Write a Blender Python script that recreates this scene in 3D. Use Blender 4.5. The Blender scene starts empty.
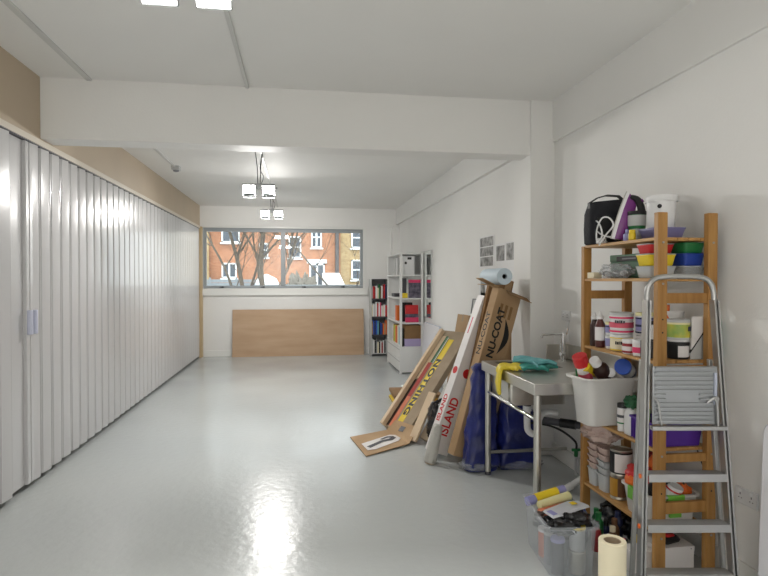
import bpy, bmesh, math, random
from math import sin, cos, pi, radians as R, atan, atan2, sqrt, hypot
from mathutils import Vector, Matrix, Euler, noise
random.seed(7)
SC = bpy.context.scene
COL = SC.collection
SC.view_settings.view_transform = 'Standard'
SC.view_settings.look = 'None'
SC.view_settings.gamma = 1.0
SC.view_settings.use_curve_mapping = False
SC.view_settings.exposure = 0.47

# ------------------------------------------------------------------ materials
def lin(c):
    def f(x):
        x /= 255.0
        return x / 12.92 if x <= 0.04045 else ((x + 0.055) / 1.055) ** 2.4
    return (f(c[0]), f(c[1]), f(c[2]), 1.0)

MATS = {}
def mat(name, rgb, rough=0.5, metal=0.0, var=0.0, scale=6.0, bump=0.0, bscale=40.0, alpha=1.0,
        stretch=(1, 1, 1), rgb2=None, coat=0.0, emit=0.0, spec=0.5, trans=0.0, rvar=0.0):
    if name in MATS:
        return MATS[name]
    m = bpy.data.materials.new(name); m.use_nodes = True
    nt = m.node_tree; b = nt.nodes['Principled BSDF']
    c = lin(rgb)
    b.inputs['Base Color'].default_value = c
    b.inputs['Roughness'].default_value = rough
    b.inputs['Metallic'].default_value = metal
    b.inputs['Alpha'].default_value = alpha
    b.inputs['Coat Weight'].default_value = coat
    b.inputs['Specular IOR Level'].default_value = spec
    b.inputs['Transmission Weight'].default_value = trans
    if emit:
        b.inputs['Emission Color'].default_value = c
        b.inputs['Emission Strength'].default_value = emit
    if var or rgb2 or bump or rvar:
        tc = nt.nodes.new('ShaderNodeTexCoord'); mp = nt.nodes.new('ShaderNodeMapping')
        mp.inputs['Scale'].default_value = stretch
        nt.links.new(tc.outputs['Object'], mp.inputs['Vector'])
        nz = nt.nodes.new('ShaderNodeTexNoise')
        nz.inputs['Scale'].default_value = scale; nz.inputs['Detail'].default_value = 5
        nt.links.new(mp.outputs['Vector'], nz.inputs['Vector'])
        if var or rgb2:
            c2 = lin(rgb2) if rgb2 else (c[0] * (1 - var), c[1] * (1 - var), c[2] * (1 - var), 1)
            cr = nt.nodes.new('ShaderNodeValToRGB')
            cr.color_ramp.elements[0].position = 0.32; cr.color_ramp.elements[0].color = c2
            cr.color_ramp.elements[1].position = 0.66; cr.color_ramp.elements[1].color = c
            nt.links.new(nz.outputs['Fac'], cr.inputs['Fac'])
            nt.links.new(cr.outputs['Color'], b.inputs['Base Color'])
        if rvar:
            mr = nt.nodes.new('ShaderNodeMapRange')
            mr.inputs['From Min'].default_value = .3; mr.inputs['From Max'].default_value = .7
            mr.inputs['To Min'].default_value = rough - rvar; mr.inputs['To Max'].default_value = rough + rvar
            nt.links.new(nz.outputs['Fac'], mr.inputs['Value'])
            nt.links.new(mr.outputs['Result'], b.inputs['Roughness'])
        if bump:
            n2 = nt.nodes.new('ShaderNodeTexNoise'); n2.inputs['Scale'].default_value = bscale
            n2.inputs['Detail'].default_value = 4
            nt.links.new(mp.outputs['Vector'], n2.inputs['Vector'])
            bp = nt.nodes.new('ShaderNodeBump'); bp.inputs['Strength'].default_value = bump
            bp.inputs['Distance'].default_value = 0.02
            nt.links.new(n2.outputs['Fac'], bp.inputs['Height'])
            nt.links.new(bp.outputs['Normal'], b.inputs['Normal'])
    MATS[name] = m
    return m

def M(n): return MATS[n]

mat('wall_paint', (240, 239, 236), 0.6, var=0.03, scale=1.5, bump=0.05, bscale=60)
mat('ceiling_paint', (243, 242, 239), 0.65, var=0.025, scale=1.2)
mat('beige_board', (204, 186, 162), 0.6, var=0.05, scale=2.0)
mat('gloss_trim', (238, 238, 234), 0.3)
mat('cream_trim', (226, 216, 200), 0.4)
mat('timber_post', (215, 190, 150), 0.5, var=0.15, scale=8, stretch=(1, 1, .1))
mat('pvc_white', (212, 211, 212), 0.25, coat=0.25, var=0.02, scale=2)
mat('pvc_handle', (208, 211, 230), 0.35)
mat('grey_alu', (160, 166, 170), 0.4)
mat('aluminium', (176, 176, 175), 0.3, 0.92)
mat('alu_matt', (168, 168, 166), 0.4, 0.8)
mat('steel', (196, 194, 188), 0.3, 0.9)
mat('steel_dark', (150, 148, 142), 0.35, 0.9)
mat('chrome', (210, 210, 210), 0.12, 1.0)
mat('pine', (184, 138, 76), 0.5, rgb2=(158, 110, 54), scale=5, stretch=(6, 6, .6), bump=.05)
mat('pine_board', (196, 152, 92), 0.5, rgb2=(172, 126, 70), scale=5, stretch=(6, .6, 6), bump=.05)
mat('cardboard', (188, 157, 120), 0.8, rgb2=(174, 142, 104), scale=3, bump=.06, bscale=30)
mat('cardboard_pale', (230, 208, 178), 0.8, rgb2=(220, 196, 164), scale=3)
mat('cardboard_dark', (150, 116, 78), 0.8, rgb2=(132, 100, 64), scale=3)
mat('cardboard_grey', (178, 160, 136), 0.8, rgb2=(160, 142, 118), scale=4)
mat('plywood', (198, 168, 138), 0.6, rgb2=(184, 153, 122), scale=2.2, stretch=(.5, 1, 3), bump=.03)
mat('white_card', (232, 228, 226), 0.45)
mat('white_paint', (236, 236, 234), 0.4)
mat('white_plastic', (235, 235, 235), 0.35)
mat('white_lilac', (232, 232, 236), 0.35)
mat('lilac_edge', (190, 197, 214), 0.35)
mat('paper', (236, 236, 236), 0.7)
mat('black', (22, 22, 24), 0.5)
mat('black_gloss', (20, 20, 22), 0.22)
mat('black_fabric', (24, 25, 32), 0.8, bump=.25, bscale=60)
mat('bin_bag', (24, 24, 27), 0.25, bump=.6, bscale=18)
mat('dark_grey', (70, 70, 76), 0.5)
mat('mid_grey', (136, 138, 142), 0.5)
mat('pale_grey', (196, 197, 196), 0.5)
mat('clear', (214, 220, 226), 0.12, alpha=0.22, spec=.6)
mat('clear_milky', (226, 230, 232), 0.3, alpha=0.62)
mat('milky', (236, 235, 232), 0.3, alpha=0.78)
mat('bag_film', (226, 200, 190), 0.25, alpha=0.72, bump=.8, bscale=22)
mat('film_wrap', (206, 204, 196), 0.3, alpha=0.85, bump=.7, bscale=40)
mat('blue_tarp', (34, 44, 122), 0.3, rgb2=(28, 36, 90), scale=5, bump=.9, bscale=11)
mat('yellow', (238, 208, 42), 0.4); mat('yellow_rubber', (236, 212, 60), 0.45, var=.08, scale=12)
mat('teal', (112, 184, 190), 0.5, var=.08, scale=12); mat('teal_green', (64, 156, 146), 0.5)
mat('red', (204, 38, 42), 0.4); mat('deep_red', (150, 34, 40), .45); mat('pink', (226, 60, 110), 0.4)
mat('orange', (232, 112, 40), 0.45); mat('salmon', (222, 130, 96), .5); mat('brick_red_print', (178, 64, 54), .5)
mat('green', (34, 118, 62), 0.4); mat('lime', (120, 190, 70), 0.4); mat('dark_green', (34, 92, 58), .55)
mat('sage', (96, 136, 110), .5); mat('blue', (34, 66, 160), 0.4); mat('royal', (38, 84, 188), .35)
mat('purple', (84, 44, 150), 0.4); mat('violet', (120, 42, 126), 0.3); mat('lilac', (150, 150, 200), .4)
mat('lilac_box', (186, 172, 214), .5); mat('navy', (32, 42, 84), .4)
mat('umber', (58, 38, 34), 0.3); mat('maroon', (86, 40, 38), .3); mat('brown', (110, 76, 50), .5)
mat('cream', (236, 226, 196), 0.5, var=.03, scale=9); mat('pale_yellow', (238, 232, 176), .5)
mat('amber', (190, 140, 50), .4); mat('tin', (196, 192, 180), .3, .85)
mat('yg_label', (222, 206, 70), .45, rgb2=(132, 176, 92), scale=12)
mat('photo_print', (168, 168, 166), .5, rgb2=(34, 34, 36), scale=14)
mat('magazine', (120, 112, 130), .45, rgb2=(48, 44, 62), scale=16)
mat('mirror', (226, 230, 228), .03, 1.0)
mat('socket_white', (226, 226, 226), .35)
mat('rubber_hose', (34, 34, 34), .5)
mat('led', (255, 255, 252), .4, emit=22)
mat('lamp_body', (150, 152, 152), .4, .6)
mat('cable', (60, 60, 62), .5)
mat('trunking', (214, 214, 211), .45)

def floor_material():
    m = bpy.data.materials.new('floor_paint'); m.use_nodes = True
    nt = m.node_tree; b = nt.nodes['Principled BSDF']
    tc = nt.nodes.new('ShaderNodeTexCoord')
    def nz(s, d=6):
        n = nt.nodes.new('ShaderNodeTexNoise'); n.inputs['Scale'].default_value = s; n.inputs['Detail'].default_value = d
        nt.links.new(tc.outputs['Object'], n.inputs['Vector']); return n
    def ramp(src, stops):
        r = nt.nodes.new('ShaderNodeValToRGB')
        e = r.color_ramp.elements
        e[0].position, e[0].color = stops[0]; e[1].position, e[1].color = stops[1]
        for p, c in stops[2:]:
            k = e.new(p); k.color = c
        nt.links.new(src.outputs['Fac'], r.inputs['Fac']); return r
    big = ramp(nz(.8, 0), [(.3, lin((187, 191, 191))), (.7, lin((195, 199, 198)))])
    spots = ramp(nz(23.0), [(.26, (.70, .67, .62, 1)), (.31, (1, 1, 1, 1))])
    mx = nt.nodes.new('ShaderNodeMix'); mx.data_type = 'RGBA'; mx.blend_type = 'MULTIPLY'
    mx.inputs['Factor'].default_value = .15
    nt.links.new(big.outputs['Color'], mx.inputs[6]); nt.links.new(spots.outputs['Color'], mx.inputs[7])
    nt.links.new(mx.outputs[2], b.inputs['Base Color'])
    rr = ramp(nz(1.6, 0), [(.3, (.19, .19, .19, 1)), (.7, (.25, .25, .25, 1))])
    nt.links.new(rr.outputs['Color'], b.inputs['Roughness'])
    b.inputs['Specular IOR Level'].default_value = .24
    bp = nt.nodes.new('ShaderNodeBump'); bp.inputs['Strength'].default_value = .42; bp.inputs['Distance'].default_value = .006
    nt.links.new(nz(16, 8).outputs['Fac'], bp.inputs['Height']); nt.links.new(bp.outputs['Normal'], b.inputs['Normal'])
    MATS['floor_paint'] = m
floor_material()

def brick_material(name, a, b_, mortar, scale=1.0):
    m = bpy.data.materials.new(name); m.use_nodes = True
    nt = m.node_tree; b = nt.nodes['Principled BSDF']; b.inputs['Roughness'].default_value = .85
    tc = nt.nodes.new('ShaderNodeTexCoord'); mp = nt.nodes.new('ShaderNodeMapping')
    mp.inputs['Rotation'].default_value = (R(90), 0, 0)
    nt.links.new(tc.outputs['Object'], mp.inputs['Vector'])
    br = nt.nodes.new('ShaderNodeTexBrick'); br.inputs['Scale'].default_value = scale
    br.inputs['Color1'].default_value = lin(a); br.inputs['Color2'].default_value = lin(b_); br.inputs['Mortar'].default_value = lin(mortar)
    br.inputs['Brick Width'].default_value = .225; br.inputs['Row Height'].default_value = .075; br.inputs['Mortar Size'].default_value = .01
    nt.links.new(mp.outputs['Vector'], br.inputs['Vector'])
    nz = nt.nodes.new('ShaderNodeTexNoise'); nz.inputs['Scale'].default_value = .8
    nt.links.new(tc.outputs['Object'], nz.inputs['Vector'])
    mx = nt.nodes.new('ShaderNodeMix'); mx.data_type = 'RGBA'; mx.blend_type = 'MULTIPLY'; mx.inputs['Factor'].default_value = .55
    rr = nt.nodes.new('ShaderNodeMapRange'); rr.inputs['To Min'].default_value = .3; rr.inputs['To Max'].default_value = 1.5
    nz.inputs['Detail'].default_value = 6; nz.inputs['Scale'].default_value = 1.6
    nt.links.new(nz.outputs['Fac'], rr.inputs['Value'])
    nt.links.new(br.outputs['Color'], mx.inputs[6]); nt.links.new(rr.outputs['Result'], mx.inputs[7])
    nt.links.new(mx.outputs[2], b.inputs['Base Color'])
    MATS[name] = m
brick_material('brick_red', (184, 120, 84), (156, 92, 62), (196, 164, 138))
brick_material('brick_yellow', (176, 150, 108), (148, 118, 76), (186, 168, 136))
mat('ext_white', (232, 236, 238), .5); mat('ext_glass', (70, 78, 88), .1); mat('ext_pipe', (84, 80, 80), .5)
mat('bark', (104, 94, 82), .9, rgb2=(80, 72, 64), scale=8)
mat('fence_grey', (140, 146, 150), .8, var=.15, scale=6); mat('asphalt', (130, 132, 132), .9, var=.1, scale=3)
mat('hedge', (132, 126, 116), .9, rgb2=(100, 96, 88), scale=14)

def glass_material():
    m = bpy.data.materials.new('window_glass'); m.use_nodes = True
    nt = m.node_tree; nt.nodes.remove(nt.nodes['Principled BSDF'])
    out = nt.nodes['Material Output']
    t = nt.nodes.new('ShaderNodeBsdfTransparent'); g = nt.nodes.new('ShaderNodeBsdfGlossy'); g.inputs['Roughness'].default_value = .02
    fr = nt.nodes.new('ShaderNodeFresnel'); fr.inputs['IOR'].default_value = 1.45
    mx = nt.nodes.new('ShaderNodeMixShader')
    t.inputs['Color'].default_value = (.93, .96, .96, 1)
    nt.links.new(fr.outputs['Fac'], mx.inputs['Fac']); nt.links.new(t.outputs[0], mx.inputs[1]); nt.links.new(g.outputs[0], mx.inputs[2])
    nt.links.new(mx.outputs[0], out.inputs['Surface'])
    MATS['window_glass'] = m
glass_material()

# ------------------------------------------------------------------ mesh builder
def rrect(w, d, r, n=4, cx=0, cy=0):
    r = min(r, w / 2 - 1e-4, d / 2 - 1e-4)
    pts = []
    for sx, sy, a0 in ((1, 1, 0), (-1, 1, 90), (-1, -1, 180), (1, -1, 270)):
        for k in range(n + 1):
            a = R(a0 + 90 * k / n)
            pts.append((cx + sx * (w / 2 - r) + r * cos(a), cy + sy * (d / 2 - r) + r * sin(a)))
    return pts
def circ(r, n=24, cx=0, cy=0): return [(cx + r * cos(2 * pi * k / n), cy + r * sin(2 * pi * k / n)) for k in range(n)]

class B:
    def __init__(s): s.v = []; s.f = []
    def add(s, vs, fs, mx=None):
        o = len(s.v)
        for p in vs:
            p = Vector(p); s.v.append(mx @ p if mx else p)
        s.f += [[i + o for i in f] for f in fs]
        return s
    def box(s, x0, x1, y0, y1, z0, z1, mx=None):
        vs = [(x, y, z) for z in (z0, z1) for y in (y0, y1) for x in (x0, x1)]
        return s.add(vs, [(0, 2, 3, 1), (4, 5, 7, 6), (0, 1, 5, 4), (2, 6, 7, 3), (0, 4, 6, 2), (1, 3, 7, 5)], mx)
    def loft(s, rings, cap0=True, cap1=True, mx=None, closed=False):
        n = len(rings[0]); vs = [p for r in rings for p in r]; fs = []
        m = len(rings)
        for j in range(m if closed else m - 1):
            a, b = j * n, ((j + 1) % m) * n
            for k in range(n):
                fs.append((a + k, a + (k + 1) % n, b + (k + 1) % n, b + k))
        if cap0 and not closed: fs.append(list(range(n))[::-1])
        if cap1 and not closed: fs.append([(m - 1) * n + k for k in range(n)])
        return s.add(vs, fs, mx)
    def lathe(s, prof, n=24, mx=None, cap0=True, cap1=True):
        return s.loft([[(x, y, z) for x, y in circ(max(r, 1e-4), n)] for r, z in prof], cap0, cap1, mx)
    def rings(s, spec, n=4, mx=None, cap0=True, cap1=True):   # (w, d, z, corner radius)
        return s.loft([[(x, y, z) for x, y in rrect(w, d, r, n)] for w, d, z, r in spec], cap0, cap1, mx)
    def prism(s, poly, z0, z1, mx=None):
        return s.loft([[(x, y, z0) for x, y in poly], [(x, y, z1) for x, y in poly]], True, True, mx)
    def cyl(s, p0, p1, r0, r1=None, n=12, caps=True):
        r1 = r0 if r1 is None else r1
        p0, p1 = Vector(p0), Vector(p1); q = (p1 - p0).to_track_quat('Z', 'Y').to_matrix()
        rr = []
        for p, r in ((p0, r0), (p1, r1)):
            rr.append([p + q @ Vector((x, y, 0)) for x, y in circ(r, n)])
        return s.loft(rr, caps, caps)
    def tube(s, pts, r, n=8, sub=0, closed=False, rs=None):
        P = [Vector(p) for p in pts]
        if sub:
            Q = []; L = len(P); rq = []
            for i in range(L if closed else L - 1):
                g = lambda k: P[k % L] if closed else P[max(0, min(L - 1, k))]
                a, b, c, d = g(i - 1), g(i), g(i + 1), g(i + 2)
                for k in range(sub):
                    t = k / sub
                    Q.append(.5 * ((2 * b) + (c - a) * t + (2 * a - 5 * b + 4 * c - d) * t * t + (3 * b - a - 3 * c + d) * t ** 3))
                    if rs: rq.append(rs[i] + (rs[min(i + 1, L - 1)] - rs[i]) * t)
            if not closed:
                Q.append(P[-1])
                if rs: rq.append(rs[-1])
            P = Q; rs = rq if rs else None
        T = []
        L = len(P)
        for i in range(L):
            a = P[(i - 1) % L] if closed else P[max(0, i - 1)]; b = P[(i + 1) % L] if closed else P[min(L - 1, i + 1)]
            d = b - a
            T.append(d.normalized() if d.length > 1e-9 else Vector((0, 0, 1)))
        u = T[0].orthogonal().normalized(); out = []
        for i in range(L):
            u = (u - T[i] * u.dot(T[i]))
            u = u.normalized() if u.length > 1e-6 else T[i].orthogonal().normalized()
            w = T[i].cross(u); rad = rs[i] if rs else r
            out.append([P[i] + (u * cos(2 * pi * k / n) + w * sin(2 * pi * k / n)) * rad for k in range(n)])
        return s.loft(out, True, True, None, closed)
    def blob(s, sx, sy, sz, amp=.15, freq=3., seed=0, c=(0, 0, 0), nu=24, nv=16, p=2.0, mx=None, flat=None):
        vs = []; fs = []
        def sp(a, e): return math.copysign(abs(a) ** e, a)
        e = 2.0 / p
        for j in range(nv + 1):
            ph = -pi / 2 + pi * j / nv
            for i in range(nu):
                t = 2 * pi * i / nu
                d = Vector((sp(cos(ph), e) * sp(cos(t), e), sp(cos(ph), e) * sp(sin(t), e), sp(sin(ph), e)))
                k = 1 + amp * noise.fractal(d * freq + Vector((seed * 7.3, seed * 3.1, seed)), 1.0, 2.0, 4)
                q = Vector((d.x * sx * k, d.y * sy * k, d.z * sz * k))
                if flat is not None and q.z < flat: q.z = flat
                vs.append(q + Vector(c))
        for j in range(nv):
            for i in range(nu):
                fs.append((j * nu + i, j * nu + (i + 1) % nu, (j + 1) * nu + (i + 1) % nu, (j + 1) * nu + i))
        return s.add(vs, fs, mx)
    def build(s, name, m, parent=None, bevel=0.0, smooth=40, loc=None, rot=None, segs=2, remesh=0, subdiv=0):
        me = bpy.data.meshes.new(name)
        me.from_pydata([tuple(p) for p in s.v], [], s.f); me.update()
        bm = bmesh.new(); bm.from_mesh(me)
        bmesh.ops.remove_doubles(bm, verts=bm.verts, dist=1e-6)
        bmesh.ops.recalc_face_normals(bm, faces=bm.faces); bm.to_mesh(me); bm.free()
        if smooth:
            for p in me.polygons: p.use_smooth = True
            me.set_sharp_from_angle(angle=R(smooth))
        me.materials.append(MATS[m] if isinstance(m, str) else m)
        o = bpy.data.objects.new(name, me); COL.objects.link(o)
        if parent: o.parent = parent
        if loc: o.location = loc
        if rot: o.rotation_euler = rot
        if remesh:
            md = o.modifiers.new('Remesh', 'REMESH'); md.mode = 'VOXEL'; md.voxel_size = remesh; md.use_smooth_shade = True
            sm = o.modifiers.new('Smooth', 'SMOOTH'); sm.iterations = 6
        if bevel:
            md = o.modifiers.new('Bevel', 'BEVEL'); md.width = bevel; md.segments = segs; md.limit_method = 'ANGLE'; md.angle_limit = R(40)
            md.harden_normals = False
        if subdiv:
            md = o.modifiers.new('Subdivision', 'SUBSURF'); md.levels = subdiv; md.render_levels = subdiv
        return o

def tag(o, label, cat, group=None):
    o['label'] = label; o['category'] = cat
    if group: o['group'] = group
    return o
def thing(name, label, cat, loc=(0, 0, 0), rot=(0, 0, 0), group=None):
    o = bpy.data.objects.new(name, None); COL.objects.link(o); o.empty_display_size = .05
    o.location = loc
    if isinstance(rot, (int, float)): rot = (0, 0, rot)
    o.rotation_euler = rot
    return tag(o, label, cat, group)
def struct(name, b, m, **k):
    o = b.build(name, m, **k); o['kind'] = 'structure'; return o
def dup(root, label, loc=None, rot=None, scale=None):
    r = root.copy(); COL.objects.link(r)
    if loc is not None: r.location = loc
    if rot is not None: r.rotation_euler = rot if not isinstance(rot, (int, float)) else (0, 0, rot)
    if scale: r.scale = scale
    r['label'] = label
    for ch in list(root.children):
        c = ch.copy(); COL.objects.link(c); c.parent = r
        for g in list(ch.children):
            d = g.copy(); COL.objects.link(d); d.parent = c
    return r
def text(body, size, m, parent, loc, rot, name='lettering', bold=0.0, depth=.0008, sx=1.0, spacing=1.0):
    cu = bpy.data.curves.new(name, 'FONT'); cu.body = body; cu.size = size; cu.extrude = depth; cu.offset = bold
    cu.align_x = 'CENTER'; cu.align_y = 'CENTER'; cu.space_character = spacing
    t = bpy.data.objects.new(name, cu); COL.objects.link(t)
    bpy.context.view_layer.update()
    dg = bpy.context.evaluated_depsgraph_get()
    me = bpy.data.meshes.new_from_object(t.evaluated_get(dg), depsgraph=dg)
    COL.objects.unlink(t); bpy.data.objects.remove(t); bpy.data.curves.remove(cu)
    me.materials.clear(); me.materials.append(MATS[m])
    o = bpy.data.objects.new(name, me); COL.objects.link(o)
    if parent: o.parent = parent
    o.location = loc; o.rotation_euler = rot; o.scale = (sx, 1, 1)
    return o
def band(r, z0, z1, n=24, a0=0, a1=360, t=.0008):
    """a thin label wrapped round a pot of radius r"""
    k = max(3, int(n * (a1 - a0) / 360)); b = B(); vs = []; fs = []
    for i in range(k + 1):
        a = R(a0 + (a1 - a0) * i / k)
        for rr, z in ((r, z0), (r + t, z0), (r + t, z1), (r, z1)):
            vs.append((rr * cos(a), rr * sin(a), z))
    for i in range(k):
        for q in range(4):
            fs.append((i * 4 + q, i * 4 + (q + 1) % 4, i * 4 + 4 + (q + 1) % 4, i * 4 + 4 + q))
    if a1 - a0 < 360: fs += [(0, 1, 2, 3), (k * 4 + 3, k * 4 + 2, k * 4 + 1, k * 4)]
    return b.add(vs, fs)
mat('paperroll', (206, 222, 232), .6); mat('bag_film_clear', (206, 210, 214), .25, alpha=.34, bump=.8, bscale=25)
mat('red_print', (214, 90, 110), .5); mat('platform_grey', (166, 169, 172), .3, .6); mat('foil_white', (214, 216, 222), .3, .2, bump=.4, bscale=25)

mat('lilac_tub', (128, 126, 176), .35)
# ------------------------------------------------------------------ camera, world, lamps
F = 565.0; TH = atan(84 / F); PITCH = atan(8 / F); EYE = 1.6
cd = bpy.data.cameras.new('camera'); cam = bpy.data.objects.new('camera', cd); COL.objects.link(cam)
cd.sensor_width = 36; cd.lens = F / 768 * 36; cam.location = (0, 0, EYE)
cam.rotation_euler = (R(90) - PITCH, 0, -TH); cd.clip_start = .05; cd.clip_end = 300
SC.camera = cam
w = bpy.data.worlds.new('overcast_sky'); SC.world = w; w.use_nodes = True
bg = w.node_tree.nodes['Background']; bg.inputs['Color'].default_value = (.95, .98, 1.0, 1); bg.inputs['Strength'].default_value = 2.9

# ------------------------------------------------------------------ room shell
XL, XR, XRB, YB, YC = -2.05, 2.29, 2.12, 12.17, -3.0
struct('floor', B().box(-2.4, 2.5, YC - .2, YB + .2, -.1, 0), 'floor_paint', smooth=0)
struct('ceiling', B().box(-2.4, 2.5, YC - .2, 5.0, 3.22, 3.4).box(-2.4, 2.5, 5.0, YB + .3, 3.14, 3.4), 'ceiling_paint', smooth=0)
struct('wall_left', B().box(-2.4, XL, YC, YB + .05, 2.71, 3.22), 'beige_board', smooth=0)
struct('wall_outer_left', B().box(-2.5, -2.3, YC - .2, YB + .2, 0, 2.71), 'wall_paint', smooth=0)
struct('wall_right', B().box(XR, 2.5, YC, 4.9, 0, 3.22).box(XR - .022, 2.5, YC, 4.9, 2.85, 3.22)
       .box(XRB, 2.5, 5.2, YB + .1, 0, 3.14).box(XRB - .05, 2.5, 5.2, YB + .1, 2.80, 3.14), 'wall_paint', smooth=0)
struct('wall_camera_side', B().box(-2.5, 2.5, YC - .2, YC, 0, 3.3), 'wall_paint', smooth=0)
wx0, wx1, wz0, wz1 = -1.99, 1.35, 1.425, 2.69
struct('wall_back', B().box(-2.5, wx0, YB, YB + .25, 0, 3.2).box(wx1, 2.5, YB, YB + .25, 0, 3.2)
       .box(wx0, wx1, YB, YB + .25, 0, wz0).box(wx0, wx1, YB, YB + .25, wz1, 3.2)
       .box(-2.05, 2.12, YB - .025, YB, 2.74, 3.14), 'wall_paint', smooth=0)
struct('beam_1', B().box(XL, 2.10, 4.88, 5.12, 2.73, 3.25), 'wall_paint', bevel=.006)
struct('column_1', B().box(2.06, 2.5, 4.86, 5.26, 0, 3.25), 'wall_paint', bevel=.006)
struct('column_2', B().box(1.96, 2.13, 11.98, YB + .02, 0, 2.74), 'wall_paint', bevel=.006)
struct('trim_1', B().box(-2.12, -2.03, YC, YB, 2.665, 2.712), 'cream_trim', bevel=.004)
struct('trim_2', B().box(-2.06, -1.995, 12.05, YB, 0, 2.70), 'timber_post', bevel=.003)
struct('trim_3', B().box(wx0 - .03, wx1 + .10, YB - .06, YB + .02, wz0 - .15, wz0), 'gloss_trim', bevel=.006)
struct('trim_4', B().box(wx1, wx1 + .05, YB - .012, YB + .2, wz0, wz1 + .04).box(wx0, wx1, YB - .012, YB + .2, wz1, wz1 + .04), 'gloss_trim', bevel=.003)
struct('baseboard_back', B().box(-1.99, 1.96, YB - .018, YB, 0, .13), 'gloss_trim', bevel=.004)
struct('baseboard_right', B().box(XR - .018, XR, YC, 4.86, 0, .13).box(XRB - .018, XRB, 5.26, 11.98, 0, .13), 'gloss_trim', bevel=.004)
# window
win = B().box(wx0, wx1, 12.2, 12.26, wz0, wz0 + .055).box(wx0, wx1, 12.2, 12.26, wz1 - .075, wz1)\
    .box(wx0, wx0 + .06, 12.2, 12.26, wz0 + .055, wz1 - .075).box(wx1 - .06, wx1, 12.2, 12.26, wz0 + .055, wz1 - .075).box(-.40, -.305, 12.19, 12.265, wz0 + .055, wz1 - .075)
wo = struct('window_1', win, 'grey_alu', bevel=.004)
for a, b in ((wx0 + .05, -.39), (-.315, wx1 - .05)):
    B().box(a, b, 12.228, 12.236, wz0 + .045, wz1 - .065).build('pane', 'window_glass', wo, smooth=0)
for x in (-1.60, -.76, .10, .93):
    B().box(x - .02, x + .02, 12.165, 12.2, wz0 + .012, wz0 + .04).box(x - .06, x + .015, 12.16, 12.172, wz0 + .018, wz0 + .034).build('window_catch', 'black', wo, bevel=.003)

# ceiling trunking, sensor, fixed conduits
def trunk(x0, x1, y0, y1, z, label):
    tag(B().box(x0, x1, y0, y1, z - .015, z + .001).build('cable_trunking', 'trunking', bevel=.003), label, 'trunking')
trunk(-.448, -.418, 1.0, 4.88, 3.22, 'grey cable trunking along the ceiling from nearest lamp to the beam')
trunk(-.478, -.448, 5.12, 12.1, 3.14, 'grey cable trunking on the ceiling behind the beam above the far lamps')
trunk(-1.70, -1.655, 1.5, 4.88, 3.22, 'pale cable trunking on front ceiling beside the beige wall')
trunk(-1.69, -1.655, 5.12, 7.95, 3.14, 'pale cable trunking on rear ceiling ending in a small sensor')
s = thing('ceiling_sensor', 'small white sensor box under the rear ceiling near beige wall', 'sensor', (-1.66, 8.02, 3.14))
B().rings([(.10, .14, -.05, .015), (.11, .15, 0, .015)]).build('housing', 'pale_grey', s)
B().lathe([(.012, -.075), (.035, -.068), (.04, -.05)], 16).build('sensor_eye', 'mid_grey', s)

# lamps: pairs of tilted LED floodlights
def lamp(y, zc, ztop, label, x=-.46, rear=0):
    t = thing('flood_lamp', label, 'lamp', (x, y, zc), 0, 'twin flood lamps along the ceiling')
    B().box(-.05, .05, -.035, .035, -.02, .035).box(-.18, .18, -.012, .012, -.005, .015).build('cross_bar', 'lamp_body', t, bevel=.004)
    B().box(-.09, .09, -.03, .03, ztop - zc - .02, ztop - zc).build('ceiling_plate', 'lamp_body', t, bevel=.003)
    for sx in (-1, 1):
        B().tube([(sx * .012, 0, .03), (sx * .02, 0, (ztop - zc) * .5), (sx * .05, 0, ztop - zc - .01)], .005, 8).build('rod', 'cable', t)
    B().tube([(.02, 0, .03), (.05, .01, .12), (.012, 0, .22), (.05, 0, ztop - zc - .01)], .004, 6, 6).build('flex', 'cable', t)
    rot = (R(-50), 0, 0); rots = [(R(-50), 0, 0, -.02)] + ([(R(50), 0, 0, .05)] if rear else [])  # rear heads are added to brighten the back wall and rear ceiling
    for sx, (ra, _, _, yo) in [(s, q) for s in (-1, 1) for q in rots]:
        h = B().box(-.072, .072, -.085, .085, 0, .03)
        for k in range(7): h.box(-.06, .06, -.07 + k * .0225, -.064 + k * .0225, .03, .05)
        hd = h.build('lamp_head', 'lamp_body', t, loc=(sx * .108, yo, -.055), rot=(ra, 0, 0))
        B().box(-.066, .066, -.078, .078, -.005, .0).build('diffuser', 'led', hd, smooth=0)
    for sx, (ra, _, _, yo) in [(s, q) for s in (-1, 1) for q in rots]:
        ld = bpy.data.lights.new('lamp_light', 'AREA'); ld.shape = 'SQUARE'; ld.spread = R(140); ld.size = .13; ld.energy = LAMP_W if ra < 0 else rear; ld.color = (1.0, .975, .94)
        lo = bpy.data.objects.new('lamp_light', ld); COL.objects.link(lo)
        n = Matrix.Rotation(ra, 3, 'X') @ Vector((0, 0, -1))
        lo.location = Vector((x + sx * .108, y + yo, zc - .055)) + n * .012
        lo.rotation_euler = (ra, 0, 0)
    return t
LAMP_W = 24
lamp(2.42, 2.85, 3.22, 'nearest twin flood lamp, cut by the top edge of the photo')
LAMP_W = 17
lamp(6.6, 2.66, 3.14, 'middle twin flood lamp hanging just behind the beam', rear=8)
lamp(9.6, 2.74, 3.14, 'farthest twin flood lamp hanging before the window', rear=11)

LAMP_W = 24
lamp(-1.3, 2.85, 3.22, 'added unseen twin flood lamp behind the camera for fill light')  # added out of view, its bounce lifts the ambient light

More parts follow.
